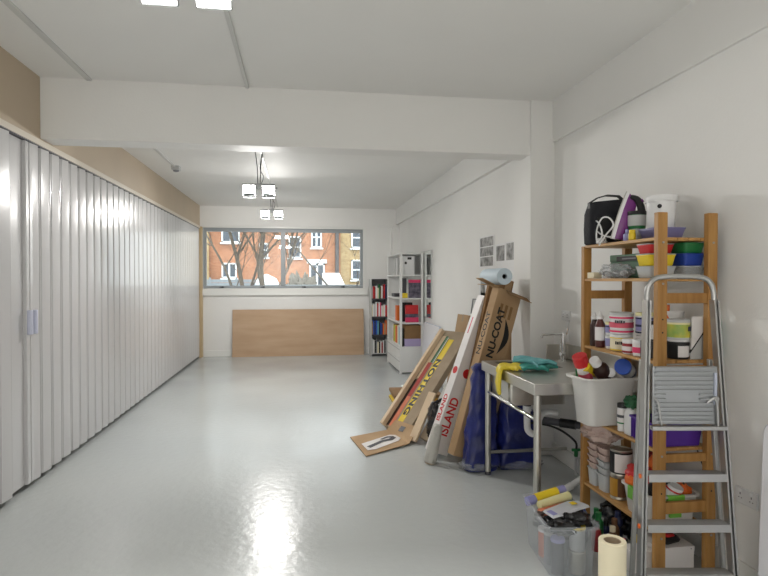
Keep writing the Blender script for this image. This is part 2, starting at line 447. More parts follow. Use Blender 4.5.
# ------------------------------------------------------------------ folding partition
def leaf(y0, y1, n, name, label, lead):
    t = thing(name, label, 'folding door', (XL, y0, 0))
    prof = []; L = y1 - y0; p = L / n
    for k in range(n):
        b = k * p
        prof += [(b + .0, -.022), (b + p * .03, -.012), (b + p * .07, -.010), (b + p * .09, -.004), (b + p * .62, .010), (b + p * .66, .010), (b + p * .68, .002), (b + p * .72, .0), (b + p * .74, -.006), (b + p * .97, -.024)]
    prof.append((L, -.022))
    th = .006
    r0 = [(x, y) for y, x in prof]; r1 = [(x - th, y) for y, x in prof][::-1]
    poly = r0 + r1
    m = len(prof); vs = []; fs = []
    for z in (.042, 2.655):
        vs += [(x, y, z) for x, y in r0] + [(x - th, y, z) for x, y in r0]
    for k in range(m - 1):
        fs += [(k, k + 1, 2 * m + k + 1, 2 * m + k), (m + k, 3 * m + k, 3 * m + k + 1, m + k + 1), (k, m + k, m + k + 1, k + 1), (2 * m + k, 2 * m + k + 1, 3 * m + k + 1, 3 * m + k)]
    fs += [(0, 2 * m, 3 * m, m), (m - 1, 2 * m - 1, 4 * m - 1, 3 * m - 1)]
    B().add(vs, fs).build('pleated_panel', 'pvc_white', t, smooth=15)
    yl = 0 if lead > 0 else L + .235
    if lead < 0: B().box(-.030, -.022, L + .002, L + .19, .042, 2.655).build('flat_panel', 'pvc_white', t, bevel=.002)
    e0, e1 = sorted((yl, yl + lead * .05))
    B().box(-.03, .004, e0, e1, .042, 2.655).build('lead_post', 'pvc_white', t, bevel=.006)
    hy = yl + lead * .035
    h = B().rings([(.034, .034, 1.185, .01), (.036, .036, 1.19, .01), (.036, .036, 1.365, .01), (.034, .034, 1.37, .01)]).build('handle', 'pvc_handle', t, bevel=.003)
    h.location = (.020, hy, 0)
    return t
leaf(-2.9, 4.44, 37, 'folding_door', 'white pleated folding door section nearest the camera, left of handles', -1)
leaf(4.685, 12.05, 37, 'folding_door', 'long white pleated folding door section from the handles to the window wall', 1)
tag(B().box(-2.10, -2.04, YC, 12.05, 2.655, 2.668).build('door_track', 'dark_grey', smooth=0), 'dark overhead track along the top of white folding doors', 'track')

# ------------------------------------------------------------------ outside
g = struct('ground', B().box(-60, 60, 12.45, 120, -.3, -.02), 'asphalt', smooth=0)
def sash(par, x0, x1, z0, z1, y, style='sash'):
    fw = .11
    b = B().box(x0, x1, y - .12, y, z0, z0 + fw).box(x0, x1, y - .12, y, z1 - fw, z1).box(x0, x0 + fw, y - .12, y, z0, z1).box(x1 - fw, x1, y - .12, y, z0, z1)
    xm = (x0 + x1) / 2; zm = (z0 + z1) / 2
    if style in ('sash', 'cross'): b.box(x0, x1, y - .10, y, zm - .05, zm + .05)
    if style in ('pair', 'cross'): b.box(xm - .07, xm + .07, y - .11, y, z0, z1)
    b.box(x0 - .1, x1 + .1, y - .2, y, z0 - .12, z0)
    f = b.build('window', 'ext_white', par, smooth=0)
    B().box(x0 + .05, x1 - .05, y - .06, y - .03, z0 + .05, z1 - .05).build('pane', 'ext_glass', f, smooth=0)
YH = 46.0
h1 = thing('brick_house', 'red brick house with white windows and double doors seen through the window', 'house', (0, 0, 0))
B().box(-9.0, 3.25, YH, YH + 8, -.02, 9).build('wall', 'brick_red', h1, smooth=0)
sash(h1, -6.1, -4.7, 4.55, 6.2, YH, 'pair'); sash(h1, -6.1, -4.95, 1.75, 2.95, YH, 'pair')
sash(h1, -3.2, -2.5, 3.4, 4.55, YH); sash(h1, -.9, .1, 3.35, 5.1, YH); sash(h1, .9, 1.75, 4.2, 5.9, YH, 'cross')
sash(h1, -3.0, -2.2, 5.9, 7.2, YH)
b = B().box(.55, 2.15, YH - .14, YH, 2.95, 3.25).box(.75, .88, YH - .12, YH, -.02, 2.95).box(1.85, 1.98, YH - .12, YH, -.02, 2.95).box(1.28, 1.44, YH - .12, YH, -.02, 2.95).box(.75, 1.98, YH - .12, YH, 2.8, 2.95)
d = b.build('double_door', 'ext_white', h1, smooth=0)
B().box(.85, 1.88, YH - .06, YH - .02, 0, 2.85).build('pane', 'ext_glass', d, smooth=0)
B().cyl((2.97, YH - .2, -.02), (2.97, YH - .2, 8.8), .16).build('drain_pipe', 'ext_pipe', h1)
B().box(-9.0, 3.25, YH - .3, YH + 8.2, 9, 9.3).build('roof', 'ext_pipe', h1, smooth=0)
h2 = thing('brick_house', 'yellow brick house with white sash windows beside the red brick house', 'house', (0, 0, 0))
B().box(3.26, 14, YH + .05, YH + 8, -.02, 9.2).build('wall', 'brick_yellow', h2, smooth=0)
sash(h2, 4.15, 5.2, 4.2, 5.9, YH + .05); sash(h2, 4.15, 5.2, 1.6, 3.25, YH + .05)
h3 = thing('brick_house', 'narrow strip of yellow brick house at the left end of the terrace', 'house', (0, 0, 0))
B().box(-20, -7.0, YH - .6, YH - .35, -.02, 9).build('wall', 'brick_yellow', h3, smooth=0)
B().box(-20.2, -6.9, YH - .8, YH - .32, 9, 9.25).build('roof', 'ext_pipe', h3, smooth=0)
# fence, shed, hedge
t = thing('garden_fence', 'low grey boarded fence below the red brick house', 'fence', (-5.5, 41, 0))
for k in range(7): B().box(-2.6, 2.9, -.03, .03, -.02 + k * .24, .2 + k * .24).build('board', 'fence_grey', t, smooth=0)
for k in range(4): B().box(-2.6 + k * 1.8, -2.48 + k * 1.8, -.08, -.03, -.02, 1.78).build('post', 'fence_grey', t, smooth=0)
t = thing('garden_canopy', 'white canopy with sloping end beside the double doors', 'canopy', (0, 40, 0))
B().loft([[(1.6, 0, 1.25), (3.15, 0, 1.25), (2.75, 0, 2.1), (1.6, 0, 2.1)], [(1.6, 1.6, 1.25), (3.15, 1.6, 1.25), (2.75, 1.6, 2.1), (1.6, 1.6, 2.1)]]).build('cover', 'ext_white', t, smooth=0)
for x in (1.7, 3.0):
    for y in (.1, 1.5): B().cyl((x, y, -.02), (x, y, 1.26), .05).build('leg', 'ext_pipe', t)
t = thing('garden_canopy', 'white pitched canopy behind the bare trees', 'canopy', (0, 38, 0))
B().loft([[(-3.0, 0, .9), (-1.2, 0, .9), (-1.6, 0, 1.7), (-2.2, 0, 2.0), (-2.8, 0, 1.75)], [(-3.0, 1.6, .9), (-1.2, 1.6, .9), (-1.6, 1.6, 1.7), (-2.2, 1.6, 2.0), (-2.8, 1.6, 1.75)]]).build('cover', 'ext_white', t, smooth=0)
for x in (-2.9, -1.3):
    for y in (.1, 1.5): B().cyl((x, y, -.02), (x, y, .95), .05).build('leg', 'ext_pipe', t)
tag(B().blob(1.2, .6, 1.2, .5, 6, 5, c=(.1, 36, .55), flat=-.57, nu=40, nv=28).build('bush', 'hedge'), 'dull grey leafless bush between the trees and double doors', 'bush')
tag(B().box(-6.5, 5.4, 34, 34.12, -.02, 1.32).build('garden_wall', 'fence_grey', smooth=0), 'low grey garden wall along the foot of the window view', 'wall')
# bare trees
def tree(x, y, stems, seed, label):
    rnd = random.Random(seed)
    t = thing('bare_tree', label, 'tree', (x, y, -.02))
    tr = B(); br = B()
    def branch(p, d, L, r, depth):
        pts = [p]; q = Vector(p); dd = Vector(d).normalized()
        for k in range(4):
            dd = (dd + Vector((rnd.uniform(-.18, .18), rnd.uniform(-.18, .18), rnd.uniform(-.05, .16)))).normalized()
            q = q + dd * L / 4; pts.append(tuple(q))
        (tr if depth == 0 else br).tube(pts, max(r, .011), 7 if depth < 2 else 4, 2, rs=[r * (1 - .13 * k) for k in range(5)])
        if depth < 3:
            for k in range(7 if depth < 2 else 5):
                i = rnd.choice((1, 2, 3, 4))
                nd = (dd + Vector((rnd.uniform(-1.1, 1.1), rnd.uniform(-.9, .9), rnd.uniform(-.25, .8)))).normalized()
                branch(pts[i], nd, L * rnd.uniform(.45, .68), r * .40, depth + 1)
    for d, L, r in stems: branch((d[0] * .25, 0, 0), d, L, r, 0)
    tr.build('trunk', 'bark', t); br.build('branches', 'bark', t)
tree(-2.45, 26, [((-.30, 0, 1), 4.6, .07), ((-.02, .1, 1), 5.4, .11), ((.16, -.1, 1), 5, .07)], 3, 'bare grey tree with three stems outside the left window pane')
tree(-1.45, 25, [((-.03, 0, 1), 5.0, .13), ((.26, .1, 1), 4.6, .07)], 8, 'bare forked tree outside next to the window mullion')
tree(2.6, 31, [((-.75, 0, 1), 5.4, .06), ((.3, 0, 1), 4.4, .05)], 12, 'thin bare sapling outside the right window pane')

# ------------------------------------------------------------------ far end of the room
t = tag(B().box(-1.375, 1.375, 0, .018, 0, .985).build('plywood_sheet', 'plywood', bevel=.002, loc=(-.02, 12.02, 0), rot=(R(-6), 0, 0)), 'long brown plywood sheet leaning on the wall under the window', 'plywood')

ORD = ['first', 'second', 'third', 'fourth', 'fifth', 'sixth', 'seventh', 'eighth', 'ninth', 'tenth', 'eleventh', 'twelfth', 'thirteenth', 'fourteenth']
BCOL = {'red': 'red', 'dark red': 'deep_red', 'white': 'white_paint', 'black': 'black', 'cream': 'cream', 'blue': 'royal', 'navy': 'navy', 'orange': 'orange', 'grey': 'mid_grey', 'teal': 'teal', 'yellow': 'yellow', 'green': 'green', 'pink': 'pink', 'tan': 'cardboard', 'brown': 'brown', 'lime': 'lime', 'pale grey': 'pale_grey'}
def book(x0, x1, y0, dep, z, h, col, label, group, axis='x', lean=0.0):
    """spine faces -y when axis is x; spine faces -x when axis is y"""
    t = thing('book', label, 'book', (x0, y0, z) if axis == 'x' else (y0, x0, z), (0, lean, 0) if axis == 'x' else (lean, 0, 0), group)
    wdt = x1 - x0
    if axis == 'x':
        B().box(0, wdt, 0, .004, 0, h).box(0, .003, .004, dep, 0, h).box(wdt - .003, wdt, .004, dep, 0, h).build('cover', BCOL[col], t, smooth=0)
        B().box(.003, wdt - .003, .004, dep - .005, .004, h - .004).build('pages', 'paper', t, smooth=0)
    else:
        B().box(0, .004, 0, wdt, 0, h).box(.004, dep, 0, .003, 0, h).box(.004, dep, wdt - .003, wdt, 0, h).build('cover', BCOL[col], t, smooth=0)
        B().box(.004, dep - .005, .003, wdt - .003, .004, h - .004).build('pages', 'paper', t, smooth=0)
    return t
# dark bookcase against the back wall
dbx0, dbx1, dby0, dby1 = 1.47, 1.84, 11.76, 12.05
t = thing('bookcase', 'narrow dark grey bookcase full of books beside the window', 'bookcase', (dbx0, dby0, 0))
W, D = dbx1 - dbx0, dby1 - dby0
for x in (0, W - .02): B().box(x, x + .02, 0, D, 0, 1.62).build('side_panel', 'pale_grey', t, bevel=.002)
B().box(.02, W - .02, D - .012, D, 0, 1.62).build('back_panel', 'mid_grey', t, smooth=0)
DZ = [.04, .43, .81, 1.19]
for z in DZ + [1.6]: B().box(.02, W - .02, .005, D - .012, z, z + .02).build('shelf', 'dark_grey' if z > .1 else 'pale_grey', t, smooth=0)
rows = [(['pale grey', 'white', 'black', 'grey', 'cream', 'black', 'white', 'dark red', 'white', 'black', 'pale grey'], 'bottom shelf'),
        (['tan', 'blue', 'navy', 'blue', 'teal', 'black', 'blue', 'navy', 'orange', 'tan', 'orange'], 'third shelf down'),
        (['cream', 'white', 'pale grey', 'white', 'red', 'white', 'pink', 'white', 'cream', 'white', 'red'], 'second shelf down'),
        (['pale grey', 'red', 'dark red', 'white', 'cream', 'green', 'brown', 'white', 'dark red', 'red', 'navy'], 'top shelf')]
for z, (cols, nm) in zip(DZ, rows):
    x = dbx0 + .024; wmax = W - .052
    ws = [random.uniform(.8, 1.3) for _ in cols]; sm = sum(ws)
    for i, (c, wd) in enumerate(zip(cols, ws)):
        wd = wd / sm * wmax
        ln = 0
        book(x, x + wd - .0015, dby0 + .012 + random.uniform(0, .02), random.uniform(.16, .21), z + .021, random.uniform(.22, .31), c,
             f'{c} spined book, {ORD[i]} from the left on {nm} of dark bookcase', 'books in the dark bookcase', lean=ln)
        x += wd
# white bookcase in front of it
bx0, bx1, by0, by1 = 1.68, 2.09, 9.46, 10.86
t = thing('bookcase', 'tall white open bookcase standing in the room by the mirror', 'bookcase', (bx0, by0, 0))
W, D = bx1 - bx0, by1 - by0
for x in (0, W - .04):
    for y in (0, D - .04): B().box(x, x + .04, y, y + .04, 0, 2.07).build('post', 'white_paint', t, bevel=.002)
WZ = [.45, .86, 1.28, 1.68, 2.05]
for z in WZ: B().box(.002, W - .002, .002, D - .002, z - .012, z + .012).build('shelf', 'white_paint', t, bevel=.002)
B().box(W - .015, W - .003, .04, D - .04, .45, 2.04).build('back_panel', 'white_paint', t, smooth=0)
B().box(.01, W - .01, D - .02, D - .005, .02, 2.04).build('back_panel', 'white_paint', t, smooth=0)
B().box(.04, W - .04, .01, .022, .02, .44).build('front_panel', 'white_paint', t, bevel=.002)
for z0, z1 in ((.03, .225), (.235, .43)):
    dr = B().box(.006, .03, .05, D - .05, z0, z1).build('drawer', 'white_paint', t, bevel=.004)
    B().box(-.004, .006, .05, D - .05, z1 - .03, z1 - .018).build('pull', 'pale_grey', dr, bevel=.002)

def blk(name, x0, x1, y0, y1, z0, z1, m, label, cat, bev=.003):
    return tag(B().box(0, x1 - x0, 0, y1 - y0, 0, z1 - z0).build(name, m, bevel=bev, loc=(x0, y0, z0)), label, cat)
z = WZ[3] + .012
t = thing('file_box', 'white file box with black marks on the top shelf of white bookcase', 'box', (1.75, 9.56, z))
B().box(0, .2, 0, .26, 0, .32).build('body', 'white_plastic', t, bevel=.004)
B().cyl((.05, .001, .20), (.05, -.002, .20), .022).build('finger_hole', 'black', t); B().box(.08, .15, -.001, .002, .26, .30).build('label', 'black', t, smooth=0)
for k, yy in enumerate((9.9, 10.05, 10.2)):
    blk('binder', 1.72, 1.98, yy, yy + .07, z, z + .30, 'pale_grey' if k != 1 else 'white_plastic', f'{["nearest", "middle", "farthest"][k]} upright pale binder on the top shelf of white bookcase', 'binder')
z = WZ[2] + .012
blk('black_jar', 1.735, 1.80, 9.50, 9.58, z + .085, z + .34, 'dark_grey', 'dark upright case standing on the yellow block in white bookcase', 'case')
blk('paper_block', 1.725, 1.82, 9.49, 9.60, z, z + .084, 'yellow', 'yellow block under the dark case in white bookcase', 'block')
for k in range(3):
    t = thing('magazine_file', ['dark magazine with pink top, front one leaning in white bookcase', 'second dark magazine with pink top behind the front one', 'rearmost dark magazine with pink top in white bookcase'][k], 'magazine', (1.84 + .012 * k, 9.50 + k * .05, z), (R(-4), 0, 0))
    B().box(0, .21, 0, .02, 0, .26).build('cover', 'magazine', t, smooth=0); B().box(0, .21, -.001, .021, .262, .315).build('title_strip', 'pink', t, smooth=0)
blk('tray', 1.72, 1.92, 10.3, 10.6, z, z + .06, 'dark_grey', 'flat dark tray on second shelf of white bookcase seen from the left', 'tray')
z = WZ[1] + .012
t = thing('box_file', 'red box file with pink front in the middle of the white bookcase', 'box file', (1.80, 9.53, z), (R(-7), 0, 0))
B().box(0, .22, 0, .09, .145, .30).build('upper_cover', 'red', t, bevel=.003); B().box(0, .22, -.001, .09, 0, .085).build('lower_cover', 'pink', t, bevel=.002)
B().box(0, .22, 0, .09, .087, .143).build('picture_band', 'magazine', t, smooth=0)
blk('black_book', 1.75, 1.95, 9.72, 9.76, z, z + .335, 'black', 'black book standing behind the red box file', 'book')
for k, yy in enumerate((9.95, 10.02, 10.09)):
    blk('folder', 1.715, 1.93, yy, yy + .05, z, z + .27, 'orange', f'orange folder, {["nearest", "middle", "farthest"][k]} of the three in white bookcase', 'folder')
z = WZ[0] + .012
t = thing('archive_box', 'brown box with lilac lower half on the lowest open shelf', 'box', (1.77, 9.50, z))
B().box(0, .29, 0, .25, .13, .36).build('upper_body', 'cardboard_dark', t, bevel=.003); B().box(-.001, .291, -.001, .251, 0, .13).build('lower_body', 'lilac_box', t, bevel=.002)
blk('black_folder', 1.728, 1.755, 9.5, 9.74, z, z + .31, 'black', 'black folder left of the brown and lilac box', 'folder')
y = 9.80
for i, (c, wd, hh) in enumerate((('teal', .06, .30), ('white', .05, .34), ('white', .06, .33), ('cream', .05, .32), ('orange', .09, .31), ('red', .05, .28), ('orange', .06, .3), ('yellow', .08, .31), ('lime', .07, .3), ('tan', .06, .32), ('cream', .06, .3))):
    book(y, y + wd - .002, 1.73, .22, z, hh, c, f'{c} spined book, {ORD[i]} from the corner post on lowest shelf of white bookcase', 'books on the lowest shelf of the white bookcase', 'y')
    y += wd
# mirror and leaning folding-table tops
t = thing('wall_mirror', 'tall mirror hung on the right wall behind the white bookcase', 'mirror', (XRB, 9.32, 1.53))
B().box(-.018, -.001, -.38, .38, -.56, .56).build('backing', 'pale_grey', t, bevel=.003); B().box(-.022, -.018, -.37, .37, -.55, .55).build('glass', 'mirror', t, smooth=0)
def table_top(loc, L, H, rot, label):
    t = thing('folding_table_top', label, 'table top', loc, rot)
    def pl(x0, x1, ins):
        return [[(x, y, z + H / 2) for y, z in rrect(L - 2 * ins, H - 2 * ins, .06, 5)] for x in (x0, x1)]
    B().loft(pl(-.022, .022, .004)).build('top', 'white_lilac', t, bevel=.006)
    fr = B().loft(pl(-.016, .016, 0)).build('edge_rim', 'lilac_edge', t, bevel=.004)
    B().cyl((-.024, -L * .36, H * .84), (-.0215, -L * .36, H * .84), .022).build('carry_slot', 'black', t)
    return t
table_top((2.04, 8.75, 0), 1.1, .90, (0, R(2), 0), 'white rounded table top leaning on wall below the mirror')
table_top((2.225, 1.64, .0), 1.62, .915, (0, R(2), 0), 'white rounded panel leaning on the right wall by the near socket')
# posters on the right wall
def poster(y0, y1, z0, z1, pics, label):
    t = thing('poster_sheet', label, 'poster', (XRB, (y0 + y1) / 2, z0))
    hy = (y1 - y0) / 2
    B().box(-.004, -.0005, -hy, hy, 0, z1 - z0).build('sheet', 'paper', t, smooth=0)
    for (a, b_, c, d_) in pics:   # far..near fractions, bottom..top
        B().box(-.0055, -.004, hy - b_ * 2 * hy, hy - a * 2 * hy, c * (z1 - z0), d_ * (z1 - z0)).build('photo_print', 'photo_print', t, smooth=0)
poster(5.98, 6.50, 1.73, 2.10, [(.08, .92, .08, .36), (.06, .94, .39, .66), (.06, .94, .69, .97)], 'sheet with three stacked grey photographs on the right wall')
poster(5.36, 5.97, 1.68, 1.99, [(.10, .50, .40, .92), (.60, .92, .40, .96)], 'sheet with two small grey photographs side by side on the right wall')
poster(5.40, 6.50, 1.30, 1.64, [(.05, .2, .1, .9), (.28, .55, .62, .95), (.62, .80, .55, .97), (.05, .3, .0, .45)], 'lower photo sheet on wall half hidden by the paper roll')
# ------------------------------------------------------------------ leaning cardboard
def slab(t, name, m, x0, x1, y0, y1, z0, z1, bev=.003, loc=None, rot=None):
    return B().box(x0, x1, y0, y1, z0, z1).build(name, m, t, bevel=bev, loc=loc, rot=rot)
FRONT_UP = Matrix(((0, -1, 0), (0, 0, -1), (1, 0, 0))).to_euler()     # reads upward on a face that looks to -y
LEFT_UP = Matrix(((0, 0, -1), (0, 1, 0), (1, 0, 0))).to_euler()       # reads upward, face looks to -x, letter tops to +y
LEFT_UP = Matrix(((0, 0, -1), (0, 1, 0), (1, 0, 0))).to_euler()
LEFT_DOWN = Matrix(((0, 0, -1), (0, -1, 0), (-1, 0, 0))).to_euler()   # reads downward, letter tops to -y
A = R(20)
# NU-COAT carton
t = thing('long_carton', 'tall brown carton lettered NU-COAT leaning towards the white column', 'carton', (1.548, 4.79, 0), (0, R(18.3), R(17)))
w_, d_, L_ = .265, .10, 1.53
slab(t, 'body', 'cardboard', -w_, 0, 0, d_, 0, L_)
text('NU-COAT', .10, 'black', t, (-.17, -.0006, 1.13), FRONT_UP, bold=.0035, sx=1.0)
lg2 = B()
arc = [(-.142 + .085 * sin(pi * k / 10) ** 1.0, .95 + .33 * k / 10) for k in range(11)]
arc2 = [(-.142 + .025 * sin(pi * k / 10), .95 + .33 * k / 10) for k in range(9, 0, -1)]
ring = arc + arc2
lg2.loft([[(x, -.0010, z) for x, z in ring], [(x, .0004, z) for x, z in ring]]).build('printed_logo', 'black', t, smooth=0, loc=(.035, 0, 0))
for k, zz in enumerate((1.36, 1.36, 1.36)):
    B().box(-.20 + k * .055, -.17 + k * .055, -.0008, .0004, 1.28, 1.40).build('printed_symbol', 'cardboard_dark', t, smooth=0)
B().box(-.08, -.03, -.0008, .0004, .06, .15).build('printed_mark', 'black', t, smooth=0)
text('NU-COAT', .075, 'black', t, (-w_ - .0006, .05, 1.10), LEFT_UP, bold=.0012, sx=1.15)
slab(t, 'flap', 'cardboard', -.20, 0, .0, .10, 0, .005, .001, loc=(-w_, 0, L_), rot=(0, R(5), 0))
slab(t, 'flap', 'cardboard', -.17, 0, .0, .10, 0, .005, .001, loc=(-w_, .0, L_ + .012), rot=(0, R(-14), 0))
slab(t, 'flap', 'cardboard_dark', -w_ + .08, .06, -.10, 0, 0, .005, .001, loc=(0, 0, L_ - .004), rot=(R(26), 0, 0))
# cardboard slab behind it
t = thing('flattened_carton', 'dark flattened carton leaning behind the NU-COAT carton', 'cardboard', (1.62, 5.00, 0), (0, R(15), A))
slab(t, 'sheet', 'cardboard_dark', -.28, .0, 0, .035, 0, 1.64); slab(t, 'fold', 'cardboard', -.10, -.02, -.006, 0, 1.2, 1.63)
# small packet behind right
t = thing('paper_parcel', 'short pale brown parcel standing between NU-COAT carton and column', 'parcel', (1.985, 5.275, 0), (R(-3), R(1), 0))
slab(t, 'body', 'cardboard_grey', -.10, .06, 0, .10, 0, 1.19, .012); slab(t, 'tape', 'cardboard_dark', -.101, .061, -.001, .101, 1.12, 1.15, .001)
slab(t, 'fold', 'cardboard', -.05, .061, -.008, 0, .80, 1.10)
# white long carton with red lettering
t = thing('long_carton', 'long white carton with red lettering leaning left of NU-COAT carton', 'carton', (1.315, 4.955, 0), (0, R(22.5), R(17)))
w_, d_, L_ = .19, .10, 1.5
slab(t, 'body', 'white_card', -w_, 0, 0, d_, 0, L_)
text('ISLAND', .125, 'red', t, (-.115, -.0006, .34), FRONT_UP, bold=.003, sx=.85)
text('ISLAND', .075, 'red', t, (-w_ - .0006, .05, .40), LEFT_UP, bold=.002)
B().lathe([(.045, 0), (.045, .0012)], 20).build('red_dot', 'red', t, loc=(-.085, 0, .76), rot=(R(90), 0, 0))
B().lathe([(.035, 0), (.035, .0012)], 20).build('red_dot', 'red', t, loc=(-w_, .05, .76), rot=(0, R(-90), 0))
B().box(-w_ - .0006, -w_, .045, .06, 1.12, 1.28).build('printed_mark', 'red_print', t, smooth=0)
# wrapped roll at its foot
t = thing('wrapped_roll', 'short pale film wrapped roll at the foot of the white carton', 'roll', (1.115, 4.80, 0), (0, R(13), 0))
B().lathe([(.005, .012), (.05, .012), (.056, .03), (.054, .10), (.05, .20), (.045, .32), (.03, .345), (.005, .35)], 20).build('wrapping', 'film_wrap', t)
B().lathe([(.04, .0), (.045, .005), (.045, .03)], 20).build('roll_core', 'cardboard_grey', t)
# printed tray carton
t = thing('flat_carton', 'flat printed carton with yellow NOTHING strip leaning low against the stack', 'carton', (1.07, 5.604, .05), (0, R(43), R(30)))
L_ = 1.32
slab(t, 'body', 'cardboard_grey', 0, .07, 0, .40, 0, L_)
slab(t, 'side_lip', 'cardboard_pale', -.055, 0, .355, .40, .0, L_ - .02)
slab(t, 'print_shade_band', 'umber', -.0012, 0, .315, .354, .02, .62, 0)  # dark strip painted in for the shaded gap inside the lip
slab(t, 'print_shade_band', 'salmon', -.0016, 0, .255, .314, .02, .40, 0)
slab(t, 'print_shade_band', 'brick_red_print', -.0016, 0, .255, .314, .401, .86, 0)
slab(t, 'print_shade_band', 'cardboard_pale', -.0012, 0, .29, .35, .64, 1.24, 0)
slab(t, 'printed_line', 'dark_green', -.0016, 0, .272, .288, .862, 1.24, 0); slab(t, 'printed_line', 'sage', -.0016, 0, .252, .270, .862, 1.24, 0)
slab(t, 'printed_line', 'white_card', -.0016, 0, .238, .250, .862, 1.22, 0); slab(t, 'printed_line', 'dark_green', -.0016, 0, .228, .237, .862, 1.20, 0)
slab(t, 'yellow_strip', 'yellow', -.0018, 0, .145, .226, .10, 1.20, 0)
text('NOTHING', .092, 'black', t, (-.0024, .185, .55), LEFT_DOWN, bold=.004, sx=1.6, spacing=1.12)
fl = [(0.50, 5.69), (0.587, 5.05), (1.04, 5.34), (0.90, 5.86)]
inv = (Matrix.Translation((1.07, 5.604, .05)) @ Euler((0, R(43), R(30))).to_matrix().to_4x4()).inverted()
def wflap(name, m, pts, th, dz=0):
    lo = [Vector(p) for p in pts]; n = (lo[1] - lo[0]).cross(lo[2] - lo[0]).normalized()
    if n.z < 0: n = -n
    B().loft([[inv @ (p + n * dz) for p in lo], [inv @ (p + n * (dz + th)) for p in lo]]).build(name, m, t, smooth=0)
wflap('floor_flap', 'cardboard', [(x, y, .004 + .012 * (1 if i in (2, 3) else 0)) for i, (x, y) in enumerate(fl)], .007)
wflap('end_flap', 'cardboard', [(1.04, 5.34, .018), (0.90, 5.86, .018), (.99, 5.90, .12), (1.18, 5.52, .12)], .006)
# printed label and pry-bar picture on the floor flap
lb = [(.585, 5.42), (.62, 5.20), (.70, 5.215), (.955, 5.44), (1.0, 5.55), (.985, 5.64), (.90, 5.665)]
wflap('printed_label', 'white_card', [(x, y, .005 + .012 * max(0, min(1, (x - .5) / .45))) for x, y in lb], .0012, .0075)
bar = [(.625, 5.31), (.655, 5.265), (.80, 5.43), (.90, 5.47), (.945, 5.54), (.925, 5.60), (.86, 5.60), (.78, 5.52), (.80, 5.50), (.87, 5.565), (.90, 5.55), (.87, 5.515), (.78, 5.47)]
wflap('printed_tool', 'dark_grey', [(x, y, .006 + .012 * max(0, min(1, (x - .5) / .45))) for x, y in bar], .0012, .0095)
q = [(.985, 5.64), (1.02, 5.58), (1.065, 5.635), (1.03, 5.695)]
wflap('printed_code', 'dark_grey', [(x, y, .075 + (.02 if i > 1 else -.012)) for i, (x, y) in enumerate(q)], .001, .008)
# narrow strip, dark parcel, bin bag behind
t = thing('cardboard_strip', 'narrow tan cardboard strip leaning right of the yellow lettered carton', 'cardboard', (1.10, 5.36, .03), (0, R(32), R(30)))
slab(t, 'sheet', 'cardboard_pale', 0, .02, 0, .10, 0, .52)
slab(t, 'edge_fold', 'cardboard', .02, .026, 0, .10, 0, .5)
t = thing('wrapped_parcel', 'grey and brown plastic wrapped parcel leaning behind the white carton', 'parcel', (1.22, 5.28, .05), (0, R(34), R(24)))
slab(t, 'body', 'cardboard_grey', 0, .10, .0, .16, 0, 1.02, .012)
slab(t, 'tape', 'brown', -.001, .101, -.001, .161, .62, .72, .002); slab(t, 'wrapping', 'film_wrap', -.002, .102, -.002, .162, .30, .60, .004)
tag(B().blob(.15, .15, .22, .3, 2.6, 3, c=(0, 0, .20), flat=-.199, p=2.2).build('bin_bag', 'bin_bag', loc=(1.36, 5.34, 0)), 'black bin bag slumped on the floor between the leaning cartons', 'bin bag')
# tan carton and framed panel farther back
t = thing('tan_carton', 'plain tan carton leaning on the wall behind the white carton', 'carton', (1.90, 6.22, 0), (0, R(10), R(10)))
slab(t, 'body', 'cardboard', -.20, 0, 0, .30, 0, 1.18); slab(t, 'tape', 'cardboard_grey', -.201, .001, .13, .17, 1.1, 1.182, .001)
t = thing('framed_panel', 'small framed panel propped on the tan carton by the wall', 'frame', (2.03, 6.27, 1.20), (0, R(8), R(6)))
slab(t, 'panel', 'pale_grey', -.012, 0, .012, .168, .012, .168); 
B().box(-.02, .004, 0, .012, 0, .18).box(-.02, .004, .168, .18, 0, .18).box(-.02, .004, .012, .168, 0, .012).box(-.02, .004, .012, .168, .168, .18).build('frame', 'mid_grey', t, smooth=0)
# roll on top of the NU-COAT carton
t = thing('paper_roll', 'pale blue paper roll lying across the top of NU-COAT carton', 'roll', (1.81, 4.84, 1.632), (R(-90), 0, R(3)))
B().lathe([(.022, .0), (.074, 0), (.075, .004), (.075, .42), (.022, .42), (.022, .21)], 28, cap0=False, cap1=True).build('paper', 'paperroll', t, smooth=30)
B().lathe([(.0215, .03), (.0205, .03), (.0205, .40), (.0215, .40)], 20, cap0=False, cap1=False).build('core', 'dark_grey', t)
# flats on the floor behind
for k, (m, lab, dx) in enumerate((('yellow', 'yellow edged board at the bottom of the low pile on the floor', 0), ('amber', 'olive board in the middle of the low pile on the floor', .03), ('cardboard_dark', 'brown board on top of the low pile on the floor', .01))):
    t = thing('flat_board', lab, 'board', (1.17 + dx, 7.0 + .02 * k, .005 + .045 * k), R(-2))
    slab(t, 'board', m, 0, .62, 0, .55, 0, .04)
    slab(t, 'edge_strip', 'dark_grey' if k == 1 else 'cardboard_dark', -.002, .0, 0, .55, .012, .028, 0)
tag(B().prism([(0, 0), (.16, .05), (.05, .14)], 0, .006).build('cardboard_scrap', 'brick_red_print', loc=(.97, 6.22, .003)), 'small reddish cardboard scrap on the floor beside the printed carton', 'scrap')

